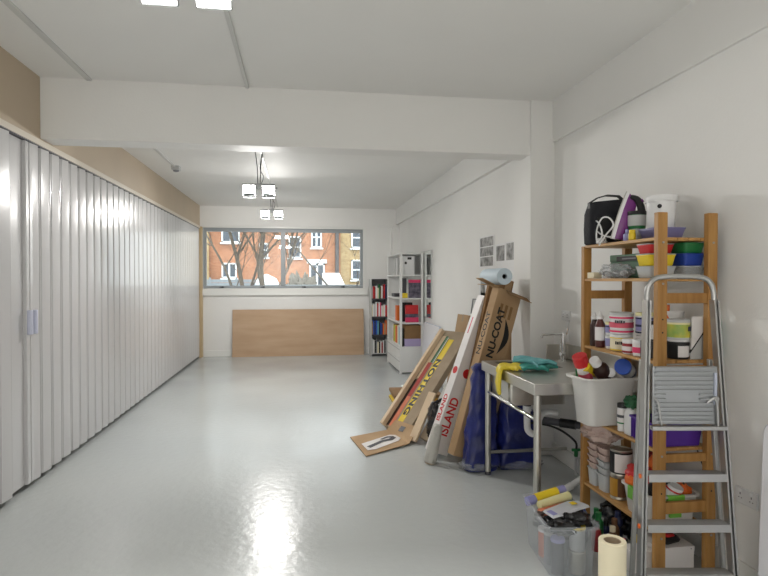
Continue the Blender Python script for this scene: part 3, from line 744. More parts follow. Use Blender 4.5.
# ------------------------------------------------------------------ sink table
sx0, sx1, sy0, sy1, sz = 1.49, 2.25, 3.44, 4.50, .93
t = thing('sink_table', 'stainless steel sink table with tubular legs by the column', 'sink', (sx0, sy0, 0))
W, D = sx1 - sx0, sy1 - sy0
bx, by = (.075, .50), (.62, .99)
tp = B().box(0, W, 0, by[0], sz - .025, sz).box(0, W, by[1], D, sz - .025, sz).box(0, bx[0], by[0], by[1], sz - .025, sz).box(bx[1], W, by[0], by[1], sz - .025, sz)
tp.build('worktop', 'steel', t, smooth=0)
B().box(-.004, .006, 0, D, sz - .075, sz + .002).box(-.004, W, -.004, .006, sz - .075, sz + .002).box(-.004, W, D - .006, D + .004, sz - .075, sz + .002).build('edge_band', 'steel', t, bevel=.004)
cx, cy = sum(bx) / 2, sum(by) / 2
sp = lambda w, d, z, r: [(cx + x, cy + y, z) for x, y in rrect(w, d, r, 5)]
bw, bd = bx[1] - bx[0], by[1] - by[0]
bas = B().loft([sp(bw + .02, bd + .02, sz - .004, .05), sp(bw, bd, sz - .006, .05), sp(bw - .03, bd - .03, sz - .24, .06), sp(bw - .07, bd - .07, sz - .26, .06), sp(.06, .06, sz - .265, .028)], False, True).build('basin', 'steel_dark', t)
B().loft([sp(bw + .03, bd + .03, sz - .03, .03), sp(bw + .03, bd + .03, sz - .275, .03)], False, False).build('basin_skirt', 'steel', t)
for x in (.035,):
    for y in (.035, D - .05):
        lg = B().cyl((x, y, .03), (x, y, sz - .03), .024, n=16).build('leg', 'steel', t)
        B().lathe([(.02, 0), (.026, .004), (.026, .03)], 16).build('foot', 'dark_grey', lg, loc=(x, y, 0))
B().cyl((.035, .035, .685), (.035, D - .05, .685), .014).build('rail', 'chrome', t)
B().cyl((.035, D - .05, .185), (W - .04, D - .05, .185), .014).build('rail', 'steel', t)
for y in (.1, D - .1): B().loft([[(W - .3, yy, sz - .03), (W + .03, yy, sz - .03), (W + .03, yy, sz - .3)] for yy in (y - .015, y + .015)]).build('wall_bracket', 'steel', t, smooth=0)
B().box(W - .014, W, 0, D, sz, sz + .13).box(W - .20, W, D - .012, D, sz, sz + .13).build('upstand', 'steel', t, bevel=.003)
tx, ty = W - .10, D - .11
tap = B().cyl((tx, ty, sz), (tx, ty, sz + .02), .03, n=20).cyl((tx, ty, sz + .02), (tx, ty, sz + .235), .017, n=16).build('mixer_tap', 'chrome', t)
B().tube([(tx, ty, sz + .225), (tx - .10, ty - .01, sz + .226), (tx - .19, ty - .02, sz + .222), (tx - .20, ty - .022, sz + .20)], .010, 12).build('spout', 'chrome', tap)
B().tube([(tx + .03, ty, sz + .22), (tx + .035, ty, sz + .27)], .007).cyl((tx - .04, ty - .03, sz), (tx - .04, ty - .03, sz + .15), .009).cyl((tx, ty - .03, sz + .06), (tx - .05, ty - .05, sz + .065), .014).build('lever', 'chrome', tap)
# trap under the basin
B().cyl((cx, cy, sz - .265), (cx, cy, .60), .03).build('waste_outlet', 'dark_grey', t)
B().tube([(cx, cy, .61), (cx, cy, .46), (cx + .01, cy - .005, .405), (cx + .05, cy - .01, .38), (cx + .09, cy - .01, .41), (cx + .095, cy - .01, .50), (cx + .16, cy + .02, .545), (cx + .26, cy + .02, .53)], .026, 12, 5).lathe([(.034, .0), (.034, .04)], 16, Matrix.Translation((cx, cy, .565))).build('trap', 'white_plastic', t)
# wall pipes
t = thing('waste_pipe', 'black waste pipe running level from under the sink to the wall', 'pipe', (1.94, 4.40, .452))
B().cyl((0, 0, 0), (.33, -.32, .0), .029, n=14).build('pipe_run', 'dark_grey', t); B().cyl((.13, -.126, 0), (.22, -.213, 0), .036, n=14).build('coupling', 'black', t)
t = thing('water_hose', 'thin black hose with green valve below the waste pipe', 'hose', (2.24, 4.36, .05))
B().tube([(-.34, .1, .36), (-.2, .08, .34), (-.08, .06, .29), (-.005, -.02, .22), (0, -.02, .15)], .009, 8, 6).build('hose', 'rubber_hose', t)
B().cyl((0, -.02, .10), (0, -.02, .15), .016).box(-.035, .035, -.03, -.01, .145, .165).build('valve', 'green', t, bevel=.002); B().cyl((0, -.02, -.10), (0, -.02, .10), .011).build('riser', 'pale_grey', t)
t = thing('waste_pipe', 'short white pipe sloping down behind the shelf beside the clear crate', 'pipe', (1.98, 3.98, .03))
B().cyl((0, 0, 0), (.22, -.14, .23), .022, n=14).build('pipe_run', 'white_plastic', t); B().cyl((-.012, .008, -.013), (.03, -.019, .031), .027, n=14).build('collar', 'white_plastic', t)
def socket(y, z, label, n=2):
    t = thing('wall_socket', label, 'socket', (XR, y, z))
    B().box(-.012, 0, -.073, .073, -.043, .043).build('plate', 'socket_white', t, bevel=.004)
    for s_ in (-1, 1):
        B().box(-.0135, -.012, s_ * .037 - .0025, s_ * .037 + .0025, .004, .014).box(-.0135, -.012, s_ * .037 - .012, s_ * .037 - .006, -.014, -.010).box(-.0135, -.012, s_ * .037 + .006, s_ * .037 + .012, -.014, -.010).build('pin_holes', 'dark_grey', t, smooth=0)
        B().box(-.016, -.012, s_ * .037 - .008, s_ * .037 + .008, .02, .034).build('switch', 'white_plastic', t, bevel=.001)
socket(4.62, 1.29, 'white double socket high on the wall above the tap')
socket(2.60, .475, 'white double socket low on the wall right of the stepladder')
tag(B().box(XR - .018, XR, 4.57, 4.595, 1.07, 1.245).build('socket_conduit', 'white_plastic', bevel=.002), 'thin white conduit running down from the socket above the tap', 'conduit')

# gloves and cloth
def glove(name, label, m, loc, rot, pts_hand, cat='glove'):
    b = B()
    for pts, rs in pts_hand: b.tube(pts, .02, 8, 4, rs=rs)
    o = b.build(name, m, loc=loc, rot=rot, remesh=.005, smooth=0); return tag(o, label, cat)
g = [([(.035, 0, .012), (0, 0, .016), (-.022, 0, .010), (-.030, .004, -.02)], [.022, .026, .026, .024])]
for k in range(6):
    yy = -.042 + k * .0168
    g.append(([(.05, yy * .7, .012), (.0, yy * .75, .018), (-.026, yy * .8, .006), (-.034, yy, -.04), (-.036 - .004 * (k % 2), yy * 1.15, -.09), (-.036 + .005 * (k % 2), yy * 1.3, -.145)], [.014, .014, .013, .012, .011, .010]))
for fx_, fy_, ln in ((.10, .035, 0), (.125, .012, .012), (.12, -.012, .006), (.10, -.036, 0), (.05, -.075, 0)):
    g.append(([(.03, fy_ * .6, .012), (.06, fy_ * .9, .018 + ln), (fx_, fy_ * 1.2, .011)], [.015, .013, .009]))
glove('rubber_glove', 'yellow rubber glove hanging over the front edge of the sink', 'yellow_rubber', (1.512, 4.03, .934), (0, 0, R(-14)), g).scale = (1.3, 1.35, 1.25)
def flat_glove(s, cuff=.15):
    q = []
    for k in range(5):
        yy = -.036 + k * .018
        q.append(([(-cuff, yy * 1.15, .010 + .008 * (k % 2)), (-cuff * .55, yy * .95, .014 + .007 * ((k + 1) % 2)), (0, yy, .016), (.05, yy * 1.1, .014)], [.011, .012, .013, .012]))
    for j, (a, ln) in enumerate(((24, .10), (8, .125), (-8, .12), (-24, .10), (-62, .075))):
        bx_, by_ = (.05, -.02 * (a / -12.0) * -1) if j < 4 else (.0, -.04)
        q.append(([(bx_, by_, .014), (bx_ + ln * .5 * cos(R(a)), by_ + ln * .5 * sin(R(a)), .018 + .006 * sin(s + j)), (bx_ + ln * cos(R(a)), by_ + ln * sin(R(a)), .011)], [.013, .0115, .009]))
    return q
glove('rubber_glove', 'pale teal rubber glove lying uppermost on the sink worktop', 'teal', (1.735, 4.035, .968), (R(6), R(4), R(-24)), flat_glove(1)).scale = (1.0, 1.25, 1.5)
glove('rubber_glove', 'darker green rubber glove under the pale teal glove on the worktop', 'teal_green', (1.72, 3.97, .933), (0, 0, R(4)), flat_glove(3, .11)).scale = (1.1, 1.3, 1.5)
# blue tarpaulin bags
t = thing('tarpaulin_bag', 'tall crumpled blue tarpaulin bag standing behind the front sink leg', 'bag', (1.515, 4.60, 0))
def bag(seed, rings, m, nm, par, n=80, amp=.075):
    b = B(); rr = []; dense = []
    for (a, c) in zip(rings, rings[1:]):
        st_ = max(1, int((c[2] - a[2]) / .025))
        dense += [tuple(p + (q - p) * k / st_ for p, q in zip(a, c)) for k in range(st_)]
    dense.append(rings[-1])
    for w, d, z, ox in dense:
        r = []
        for x, y in rrect(w, d, min(w, d) * .38, n // 4 - 1):
            v = Vector((x * 6, y * 6, z * 4 + seed * 5.7))
            rdg = 1 - abs(noise.noise(v * 1.6 + Vector((3, 1, 9)))) * 2
            k = 1 + amp * (noise.noise(v) * 2.6 + noise.noise(v * 2.6) * 1.6 + rdg * 1.6 - .7)
            r.append((x * k + ox, y * k, z))
        rr.append(r)
    return b.loft(rr).build(nm, m, par, smooth=50)
bag(1, [(.24, .16, 0.002, -.01), (.29, .19, .05, -.01), (.28, .19, .15, -.005), (.25, .18, .28, 0), (.23, .17, .42, .01), (.21, .17, .55, .015), (.19, .16, .66, .01), (.17, .14, .76, .005), (.12, .10, .82, .0), (.14, .12, .86, -.005), (.08, .06, .895, 0)], 'blue_tarp', 'bag_body', t)
B().blob(.16, .10, .05, .3, 3, 9, c=(-.03, -.03, .05), flat=-.048).build('film_skirt', 'bag_film_clear', t)
t = thing('tarpaulin_bag', 'wider blue tarpaulin bag slumped under the sink basin', 'bag', (1.84, 4.61, 0))
bag(4, [(.34, .17, 0.002, 0), (.38, .20, .05, 0), (.36, .20, .15, .0), (.34, .19, .30, .0), (.32, .18, .42, -.02), (.26, .15, .52, -.03), (.20, .10, .60, -.02), (.10, .04, .63, -.02)], 'blue_tarp', 'bag_body', t)
B().blob(.2, .10, .04, .3, 3, 2, c=(.0, -.04, .04), flat=-.038).build('film_skirt', 'bag_film_clear', t)
# ------------------------------------------------------------------ pine shelf unit
PX0, PX1, PN, PF = 1.875, 2.225, 2.745, 3.575
BZ = [.25, .69, 1.165, 1.61, 1.83]
t = thing('shelf_unit', 'open pine shelf unit crowded with paint pots against the right wall', 'shelves', (PX0, PN, 0))
W, D = PX1 - PX0, PF - PN
for y in (0, D - .04):
    for x in (0, W - .055): B().box(x, x + .055, y, y + .04, 0, 1.96 if y == 0 else 1.825).build('post', 'pine', t, bevel=.004)
    for z, h in ((1.475, .055), (.345, .06)) + (((1.10, .04), (.62, .045)) if y == 0 else ((.93, .05),)):
        B().box(.055, W - .055, y + .008, y + .032, z, z + h).build('rung', 'pine', t, bevel=.002)
for y in (-.0025,):
    for x in (.028, W - .028):
        bs = B()
        for z in BZ: bs.cyl((x, 0, z - .03), (x, -.004, z - .03), .006, n=10)
        bs.build('bolts', 'alu_matt', t)
        ho = B()
        for z in (1.32, 1.39, .95, 1.02, .46, .53): ho.cyl((x, 0, z), (x, -.0012, z), .0045, n=10)
        ho.build('peg_holes', 'black', t)
for z in BZ:
    b = B(); n = 5; wd = (W - .012) / n
    for k in range(n): b.box(.006 + k * wd, .006 + (k + 1) * wd - .003, .041, D - .041, z - .018, z)
    b.build('board', 'pine_board', t, bevel=.002)
z1, z2, z3, z4, z5 = BZ[::-1]      # top shelf first
e = .001

def pot(name, label, cat, x, y, z, r, h, body, lid, labm=None, lidh=.018, taper=.96, stripes=(), tilt=None, group=None, handle=False, lf=(.2, .8), txt=None):
    t = thing(name, label, cat, (x, y, z + e), tilt or (0, 0, 0), group)
    B().lathe([(r * taper * .96, 0), (r * taper, .004), (r, h - lidh), (r * .98, h - lidh)], 28).build('body', body, t)
    B().lathe([(r * 1.03, h - lidh), (r * 1.05, h - lidh + .003), (r * 1.05, h - .004), (r * 1.02, h), (r * .93, h), (r * .91, h - .004), (.001, h - .004)], 28, cap0=True, cap1=False).build('lid', lid, t)
    if labm:
        band(r * (taper + (1 - taper) * .8) + .0012, h * lf[0], h * lf[1], 28).build('label', labm, t, smooth=30)
    for zz, hh, m in stripes:
        band(r * (taper + (1 - taper) * .8) + .0022, h * zz, h * (zz + hh), 28).build('stripe', m, t, smooth=30)
    if txt:
        n, size, m, zz = txt
        rr = r * (taper + (1 - taper) * .8) + .0042
        bb = B()
        for k, (a0, a1, dz) in enumerate(((208, 215, 1), (217, 226, .8), (228, 232, 1), (234, 243, 1), (246, 254, .7))):
            p_ = band(rr, h * zz - size * .4, h * zz + size * .4 * dz, 60, a0, a1); bb.add(p_.v, p_.f)
        bb.build('printed_mark', m, t, smooth=0)
    return t
def bottle(name, label, x, y, z, r, h, body, cap, caph=.03, capr=None, labm=None, shoulder=.75, tilt=None, nozzle=False, lf=(.2, .62)):
    t = thing(name, label, 'bottle', (x, y, z + e), tilt or (0, 0, 0))
    cr = capr or r * .45
    hb = h - caph
    B().lathe([(r * .93, 0), (r, .006), (r, hb * shoulder), (r * .93, hb * (shoulder + .08)), (cr * .9, hb * .97), (cr * .85, hb)], 24).build('body', body, t)
    if nozzle: prof = [(cr * 1.25, hb), (cr * 1.3, hb + caph * .35), (cr * .75, hb + caph * .42), (cr * .4, hb + caph * .8), (cr * .2, h)]
    else: prof = [(cr, hb), (cr, h - .003), (cr * .94, h)]
    B().lathe(prof, 20).build('cap', cap, t)
    if labm: band(r + .0006, hb * lf[0], hb * lf[1], 24).build('label', labm, t, smooth=30)
    return t
def tub(name, label, x, y, z, w, d, h, body, lid='clear_milky', rot=0, fill=None, cat='tub'):
    t = thing(name, label, cat, (x, y, z + e), rot)
    B().rings([(w * .80, d * .80, 0, .012), (w * .83, d * .83, .003, .014), (w * .97, d * .97, h - .010, .018), (w, d, h - .010, .02), (w, d, h - .006, .02), (w * .95, d * .95, h - .006, .018), (w * .8, d * .8, .005, .012)], 4).build('body', body, t)
    if fill: B().rings([(w * .79, d * .79, .006, .012), (w * .88, d * .88, h * .55, .014)], 4).build('contents', fill, t)
    B().rings([(w * .99, d * .99, h - .006, .02), (w * 1.02, d * 1.02, h - .004, .02), (w * 1.02, d * 1.02, h, .02), (w * .95, d * .95, h + .001, .02)], 4).build('lid', lid, t)
    return t

# ---- top shelf
t = thing('cool_bag', 'black fabric bag with a top strap at the far end of the top shelf', 'bag', (1.985, 3.455, z1 + e), R(-6))
b = B(); rr = []
for wx, dy, z in ((.24, .12, 0), (.255, .135, .01), (.26, .14, .10), (.255, .135, .20), (.245, .12, .27), (.235, .10, .285)):
    rr.append([(x + (.012 if z > .2 else 0), y, z + (x * .10 if z > .2 else 0)) for x, y in rrect(wx, dy, .03, 5)])
b.loft(rr).build('bag_body', 'black_fabric', t, smooth=50)
st = B(); path = [(-.118, 0, .22), (-.115, 0, .27), (-.06, 0, .305), (.0, 0, .322), (.08, 0, .318), (.115, 0, .29), (.118, 0, .24)]
st.loft([[(x, -.02, z - .004), (x, .02, z - .004), (x, .02, z + .004), (x, -.02, z + .004)] for x, y, z in path]).build('strap', 'black', t)
B().box(-.09, .09, -.0725, -.069, .03, .17).build('front_pocket', 'black', t, bevel=.006)
# steam iron on its heel
t = thing('steam_iron', 'purple and white steam iron standing on its heel beside the black bag', 'iron', (1.955, 3.215, z1 + .008), (R(15), 0, R(46)))
t.scale = (1.12, 1.12, 1.14)
sh = [(-.055, 0), (.055, 0), (.055, .08), (.04, .17), (.018, .235), (0, .262), (-.018, .235), (-.04, .17), (-.055, .08)]
def irm(y0, y1, s): return [[(x * s, y0, z) for x, z in sh], [(x * s, y1, z) for x, z in sh]]
B().loft(irm(.046, .052, 1.0)).build('sole_plate', 'steel', t, bevel=.001)
B().loft([[(x * 1.0, .046, z * .99 + .002) for x, z in sh], [(x * .96, .03, z * .96 + .004) for x, z in sh]]).build('skirt', 'white_plastic', t)
B().loft([[(x * .94, .03, z * .95 + .005) for x, z in sh], [(x * .8, .0, z * .86 + .006) for x, z in sh], [(x * .5, -.02, z * .7 + .01) for x, z in sh]]).build('water_tank', 'violet', t)
B().tube([(0, .02, .235), (0, -.02, .225), (0, -.055, .17), (0, -.075, .09), (0, -.06, .03), (0, -.01, .02)], .019, 10, 4, rs=[.014, .018, .02, .02, .02, .018]).build('handle', 'black', t)
B().tube([(.015, .035, .24), (.03, .01, .16), (.045, -.005, .05)], .008, 8, 3).build('trim_line', 'white_plastic', t); B().cyl((0, -.03, .215), (0, -.045, .232), .01).build('steam_button', 'violet', t)
# iron flex
pts = [(1.945, 3.235, z1 + .03), (1.90, 3.33, z1 + .05), (1.885, 3.42, z1 + .10), (1.895, 3.46, z1 + .13), (1.885, 3.40, z1 + .15), (1.875, 3.33, z1 + .11), (1.87, 3.30, z1 + .045), (1.87, 3.36, z1 + .015),
       (1.868, 3.36, z1 + .09), (1.868, 3.30, z1 + .155), (1.87, 3.22, z1 + .15), (1.868, 3.17, z1 + .10), (1.864, 3.24, z1 + .05), (1.862, 3.32, z1 - .01)]
tag(B().tube(pts, .005, 8, 6).build('iron_flex', 'white_plastic'), 'white coiled flex of the iron hanging at the front of top shelf', 'cable')
t = thing('flex_plug', 'white plug on the coiled flex in front of the black bag', 'plug', (1.90, 3.365, z1 + .002), R(10))
B().box(-.022, .022, -.025, .025, 0, .035).build('body', 'white_plastic', t, bevel=.006); B().box(-.004, .004, -.03, -.025, .01, .025).box(-.014, -.008, -.04, -.025, .008, .014).box(.008, .014, -.04, -.025, .008, .014).build('pins', 'chrome', t, smooth=0)
tub('lidded_tub', 'lilac blue flat tub under the white bucket on the top shelf', 2.045, 2.965, z1, .18, .19, .062, 'lilac_tub', 'lilac_tub')
t = pot('lidded_bucket', 'white lidded bucket standing on the lilac tub on the top shelf', 'bucket', 2.055, 2.985, z1 + .065, .08, .185, 'white_plastic', 'white_plastic', lidh=.03, taper=.88)
for s_ in (-1,): B().lathe([(.012, 0), (.012, .0015)], 16).build('printed_badge', 'black', t, loc=(-.052, -.0615, .12), rot=(R(90), 0, R(-40)))
B().lathe([(.0846, .148), (.089, .149), (.089, .154), (.0846, .155)], 28, cap0=False, cap1=False).build('rim_flange', 'white_plastic', t)
tub('small_tub', 'small clear tub under the black lidded jar on top shelf', 2.0, 3.135, z1, .09, .09, .072, 'clear_milky', 'clear_milky', fill='cream')
pot('paint_jar', 'black lidded jar with grey label and green side on the top shelf', 'jar', 2.00, 3.135, z1 + .075, .05, .105, 'green', 'black', 'pale_grey', lidh=.022, lf=(.16, .76))
bottle('ink_bottle', 'small violet bottle standing at the front edge of top shelf', 1.915, 3.10, z1, .021, .068, 'lilac', 'lilac', .02)
bottle('ink_bottle', 'small dark capped violet bottle right behind the first at top shelf edge', 1.945, 3.145, z1, .02, .075, 'lilac', 'dark_grey', .02)
bottle('glue_stick', 'short yellow tube standing on the top shelf near the lilac tub', 1.91, 3.04, z1, .02, .06, 'yellow', 'yellow', .012, .018)
# ---- second shelf: tubs
blk('soap_box', 1.89, 1.95, 3.44, 3.52, z2 + e, z2 + .04, 'cream', 'small cream box at the far end of the second shelf', 'box')
t = thing('film_bag', 'crumpled clear plastic bag of small hardware on the second shelf', 'bag', (1.945, 3.26, z2 + e), 0)
B().blob(.056, .155, .046, .4, 3.5, 4, c=(0, 0, .042), flat=-.0418, nu=40, nv=26).build('film', 'bag_film_clear', t)
for k in range(7): B().blob(.02, .03, .016, .2, 4, k, c=(random.uniform(-.02, .02), -.10 + k * .033, .022 + random.uniform(0, .012))).build('hardware', random.choice(['dark_grey', 'mid_grey', 'alu_matt', 'black']), t)
t = thing('cash_box', 'dark green box with black label strip behind the clear bag', 'box', (2.095, 3.285, z2 + e), R(2))
B().box(-.07, .07, -.175, .175, .0, .105).build('body', 'sage', t, bevel=.004); B().box(-.073, .073, -.178, .178, .105, .15).build('lid', 'sage', t, bevel=.004)
B().box(-.0742, -.0728, -.14, .10, .108, .138).build('label', 'black', t, smooth=0)
B().box(-.0747, -.074, -.10, .04, .119, .127).build('printed_mark', 'mid_grey', t, smooth=0)
hh = .066
tub('lidded_tub', 'bottom clear tub with pale yellow contents, left stack on second shelf', 1.985, 2.93, z2, .17, .14, hh, 'clear_milky', fill='pale_yellow')
tub('lidded_tub', 'yellow filled clear tub in the middle of the left tub stack', 1.985, 2.93, z2 + hh + .003, .17, .14, hh, 'yellow')
tub('lidded_tub', 'red filled clear tub on top of the left tub stack', 1.985, 2.935, z2 + 2 * hh + .006, .16, .13, hh - .012, 'red')
tub('lidded_tub', 'bottom clear empty tub of the right stack beside the wall post', 2.145, 2.89, z2, .13, .15, hh, 'clear')
tub('lidded_tub', 'blue tub in the middle of the right tub stack', 2.145, 2.89, z2 + hh + .003, .13, .15, hh, 'blue', 'blue')
tub('lidded_tub', 'dark green tub on top of the right tub stack', 2.145, 2.89, z2 + 2 * hh + .006, .13, .15, hh - .010, 'green', 'green')
tub('small_tub', 'small clear tub behind the red topped stack on second shelf', 2.12, 3.04, z2, .09, .09, .15, 'clear_milky')
# ---- third shelf: paint pots
bottle('squeeze_bottle', 'dark brown squeeze bottle with white nozzle, first on the third shelf', 1.925, 3.485, z3, .029, .225, 'umber', 'white_plastic', .05, .018, nozzle=True)
bottle('squeeze_bottle', 'maroon squeeze bottle with white label, second on the third shelf', 1.92, 3.405, z3, .031, .232, 'maroon', 'white_plastic', .05, .019, 'white_plastic', nozzle=True, lf=(.25, .72))
pot('small_pot', 'small white and blue pot at the bottom behind the maroon bottle', 'pot', 1.955, 3.335, z3, .034, .082, 'white_plastic', 'white_plastic', 'lilac')
pot('small_pot', 'small white and navy pot stacked on another behind maroon bottle', 'pot', 1.955, 3.335, z3 + .085, .034, .082, 'white_plastic', 'pale_yellow', 'lilac', stripes=((.62, .08, 'navy'),))
pot('paint_tub', 'white paint tub with yellow bands under the pink banded tub', 'tub', 1.965, 3.235, z3, .064, .100, 'white_plastic', 'white_plastic', 'cream', stripes=((.03, .08, 'yellow'), (.76, .06, 'yellow')), lf=(.12, .74), txt=('', .024, 'black', .5))
pot('paint_tub', 'large white paint tub with pink bands stacked on the yellow banded tub', 'tub', 1.965, 3.235, z3 + .103, .068, .132, 'white_plastic', 'pale_grey', None, stripes=((.09, .08, 'pink'), (.72, .08, 'pink'), (.30, .25, 'red_print')), txt=('', .022, 'dark_grey', .58))
pot('paint_tub', 'white lower tub with navy bands behind the small red labelled pot', 'tub', 2.06, 3.12, z3, .058, .10, 'white_plastic', 'white_plastic', None, stripes=((.1, .12, 'navy'), (.66, .12, 'navy')))
pot('paint_tub', 'white upper tub with navy bands right of the pink banded tub', 'tub', 2.06, 3.12, z3 + .103, .062, .135, 'white_plastic', 'pale_yellow', 'lilac', stripes=((.10, .07, 'navy'), (.72, .07, 'navy'), (.38, .10, 'navy')))
pot('small_pot', 'small white pot with deep red label at the front of third shelf', 'pot', 1.925, 3.085, z3, .039, .085, 'white_plastic', 'white_plastic', 'deep_red', lf=(.08, .72), stripes=((.22, .3, 'white_card'),))
pot('small_pot', 'small white pot with pink label nearest the stepladder rail', 'pot', 1.925, 2.985, z3, .036, .092, 'white_plastic', 'white_plastic', 'white_card', stripes=((.2, .35, 'pink'),))
blk('slate_box', 1.90, 1.945, 2.87, 2.94, z3 + e, z3 + .095, 'dark_grey', 'small dark grey box between the pink labelled pot and front post', 'box')
pot('glue_tub', 'white tub with black cap behind the stepladder left rail', 'tub', 2.0, 2.945, z3, .045, .20, 'white_plastic', 'black', 'white_card', stripes=((.3, .2, 'dark_grey'),))
bottle('spray_bottle', 'orange bottle standing behind the white glue tub', 2.10, 2.985, z3, .026, .29, 'orange', 'orange', .03)
pot('paint_jar', 'dark jar with white label under the yellow and green paint tub', 'jar', 2.072, 2.855, z3, .056, .092, 'black', 'black', None, stripes=())
t = bpy.data.objects[[o.name for o in COL.objects if o.name.startswith('paint_jar')][-1]]
band(.0555, .012, .075, 28, 235, 330).build('label', 'white_card', t, smooth=30)
t = pot('paint_tub', 'paint tub with yellow and green label, seen between the near posts', 'tub', 2.072, 2.855, z3 + .095, .060, .122, 'white_plastic', 'pale_grey', 'yg_label', lf=(.10, .86), stripes=((.10, .1, 'pale_grey'), (.78, .1, 'pale_yellow')))
band(.0635, .06, .085, 28, 285, 315, .0012).build('label_mark', 'navy', t, smooth=30)
pot('paint_tub', 'white tub with navy rim at the back of third shelf by the wall', 'tub', 2.14, 2.99, z3, .055, .255, 'white_plastic', 'white_plastic', None, stripes=((.76, .07, 'navy'),))
t = thing('white_board_offcut', 'white board offcut with a slanting lower edge leaning by the wall post', 'board', (2.14, 2.80, z3 + e), (R(3), 0, 0))
B().loft([[(-.03, y, .05), (.045, y, .16), (.045, y, .235), (-.03, y, .235)] for y in (0, .008)]).build('panel', 'white_card', t, smooth=0)
B().loft([[(-.034, y, .035), (.045, y, .148), (.045, y, .16), (-.034, y, .048)] for y in (-.001, .009)]).build('black_edge', 'black', t, smooth=0)
B().loft([[(-.03, y, 0), (.045, y, 0), (.045, y, .147), (-.03, y, .036)] for y in (0.001, .007)]).build('lower_panel', 'pale_grey', t, smooth=0)
bottle('marker_bottle', 'thin green bottle squeezed between the wall post and the wall', 2.255, 2.80, z3, .018, .26, 'teal_green', 'green', .03)
# ---- fourth shelf
t = thing('storage_tub', 'big translucent white tub heaped with bottles, overhanging the fourth shelf', 'tub', (1.905, 3.345, z4 + e), R(3))
def cren(w, d, z, r): return (w, d, z, r)
B().rings([(.27, .17, 0, .05), (.29, .19, .006, .05), (.345, .232, .285, .055), (.40, .275, .288, .06), (.405, .28, .300, .06), (.395, .27, .306, .06), (.345, .232, .300, .055), (.335, .222, .285, .05), (.28, .18, .012, .045)], 6).build('body', 'milky', t)
bottle('tipped_bottle', 'bottle with a big red cap tilted at the left of the translucent tub', 1.815, 3.37, .945, .040, .20, 'white_card', 'red', .07, .046, 'red_print', tilt=(R(12), R(-24), 0))
bottle('tipped_bottle', 'dark brown bottle with white cap tilted in the translucent tub', 1.945, 3.335, .955, .05, .22, 'umber', 'white_plastic', .045, .032, 'white_card', tilt=(R(18), R(-44), 0), lf=(.05, .35))
bottle('tipped_bottle', 'clear jar with blue cap lying across the translucent tub', 2.075, 3.33, 1.015, .048, .17, 'clear_milky', 'royal', .03, .05, 'navy', tilt=(R(72), R(-8), R(-42)), lf=(.05, .3))
bottle('tipped_bottle', 'yellow bottle lying behind the brown bottle in the tub', 1.90, 3.40, 1.0, .036, .17, 'yellow', 'yellow', .02, .03, tilt=(R(70), R(10), R(-60)))
bottle('tipped_bottle', 'black topped bottle behind the red cap in the translucent tub', 1.79, 3.405, .86, .026, .255, 'green', 'black', .05, .024, tilt=(R(4), R(-6), 0))
bottle('tipped_bottle', 'pale grey bottle lying behind the brown bottle and blue cap', 1.98, 3.385, .985, .034, .15, 'pale_grey', 'white_plastic', .02, .03, tilt=(R(75), 0, R(-30)))
pot('glue_bottle', 'white bottle with black screw cap below the translucent tub rim', 'bottle', 1.925, 3.15, z4, .03, .165, 'white_plastic', 'black', 'white_card', lidh=.025, stripes=((.5, .10, 'dark_grey'), (.28, .05, 'green')))
t = thing('plastic_jug', 'white plastic jug with a dark green cloth stuffed in its top', 'jug', (1.94, 3.065, z4 + e))
B().rings([(.08, .08, 0, .02), (.085, .085, .006, .022), (.085, .085, .12, .022), (.07, .07, .145, .022), (.045, .045, .16, .018)], 5).build('body', 'white_plastic', t)
B().blob(.05, .05, .04, .4, 3, 6, c=(0, 0, .19)).build('cloth', 'dark_green', t)
bottle('cleaner_bottle', 'yellow bottle with green label standing in the purple basket', 1.945, 2.965, z4 + .10, .03, .19, 'yellow', 'white_plastic', .035, .014, 'lime', lf=(.1, .5))
# purple basket
def basket(x, y, z, w, d, h, label):
    t = thing('plastic_basket', label, 'basket', (x, y, z + e))
    b = B()
    b.rings([(w * .9, d * .9, 0, .012), (w, d, h, .015), (w + .014, d + .014, h, .018), (w + .014, d + .014, h + .008, .018), (w - .006, d - .006, h + .008, .014), (w * .9 - .008, d * .9 - .008, .005, .01)], 4)
    b.build('body', 'purple', t)
    for k in range(9):
        yy = -d * .4 + d * .8 * k / 8
        B().box(-w / 2 - .004, -w / 2 + .012, yy - .002, yy + .002, .012, h - .006).build('rib', 'purple', t, smooth=0)
    return t
basket(2.035, 2.90, z4, .31, .21, .125, 'purple plastic basket at the near end of the fourth shelf')
blk('folded_rag', 1.99, 2.14, 2.83, 2.95, z4 + .012, z4 + .10, 'navy', 'dark folded rag inside the purple basket', 'rag', .02)
# ---- fifth shelf
for k, (x, y, n, wd) in enumerate(((1.945, 3.475, 5, .105), (1.955, 3.36, 5, .115))):
    for i in range(n):
        m = 'clear_milky' if (k == 1 and i < 3) or i == 0 else 'bag_film'
        hh = .11 if i == 0 else .06
        zz = z5 + (0 if i == 0 else .111 + (i - 1) * .042 - .0)
        t = thing('takeaway_tub', f'{["lowest", "second", "third", "fourth", "top"][i]} empty tub of the {["far", "nearer"][k]} nested stack on the fifth shelf', 'tub', (x, y, zz + e))
        h = hh if i == 0 else .040
        B().rings([(wd * .80, wd * .80, 0, .02), (wd * .95, wd * .95, h - .006, .024), (wd * 1.04, wd * 1.04, h - .006, .026), (wd * 1.04, wd * 1.04, h, .026), (wd * .90, wd * .90, h, .022), (wd * .78, wd * .78, .003, .018)], 5).build('body', m, t)
t = thing('film_bag', 'crumpled pinkish film bag draped over the nested tubs', 'bag', (1.945, 3.425, z5 + .325))
B().blob(.115, .14, .085, .34, 2.8, 7, c=(0, 0, .045), flat=-.06, nu=40, nv=26).build('film', 'bag_film', t)
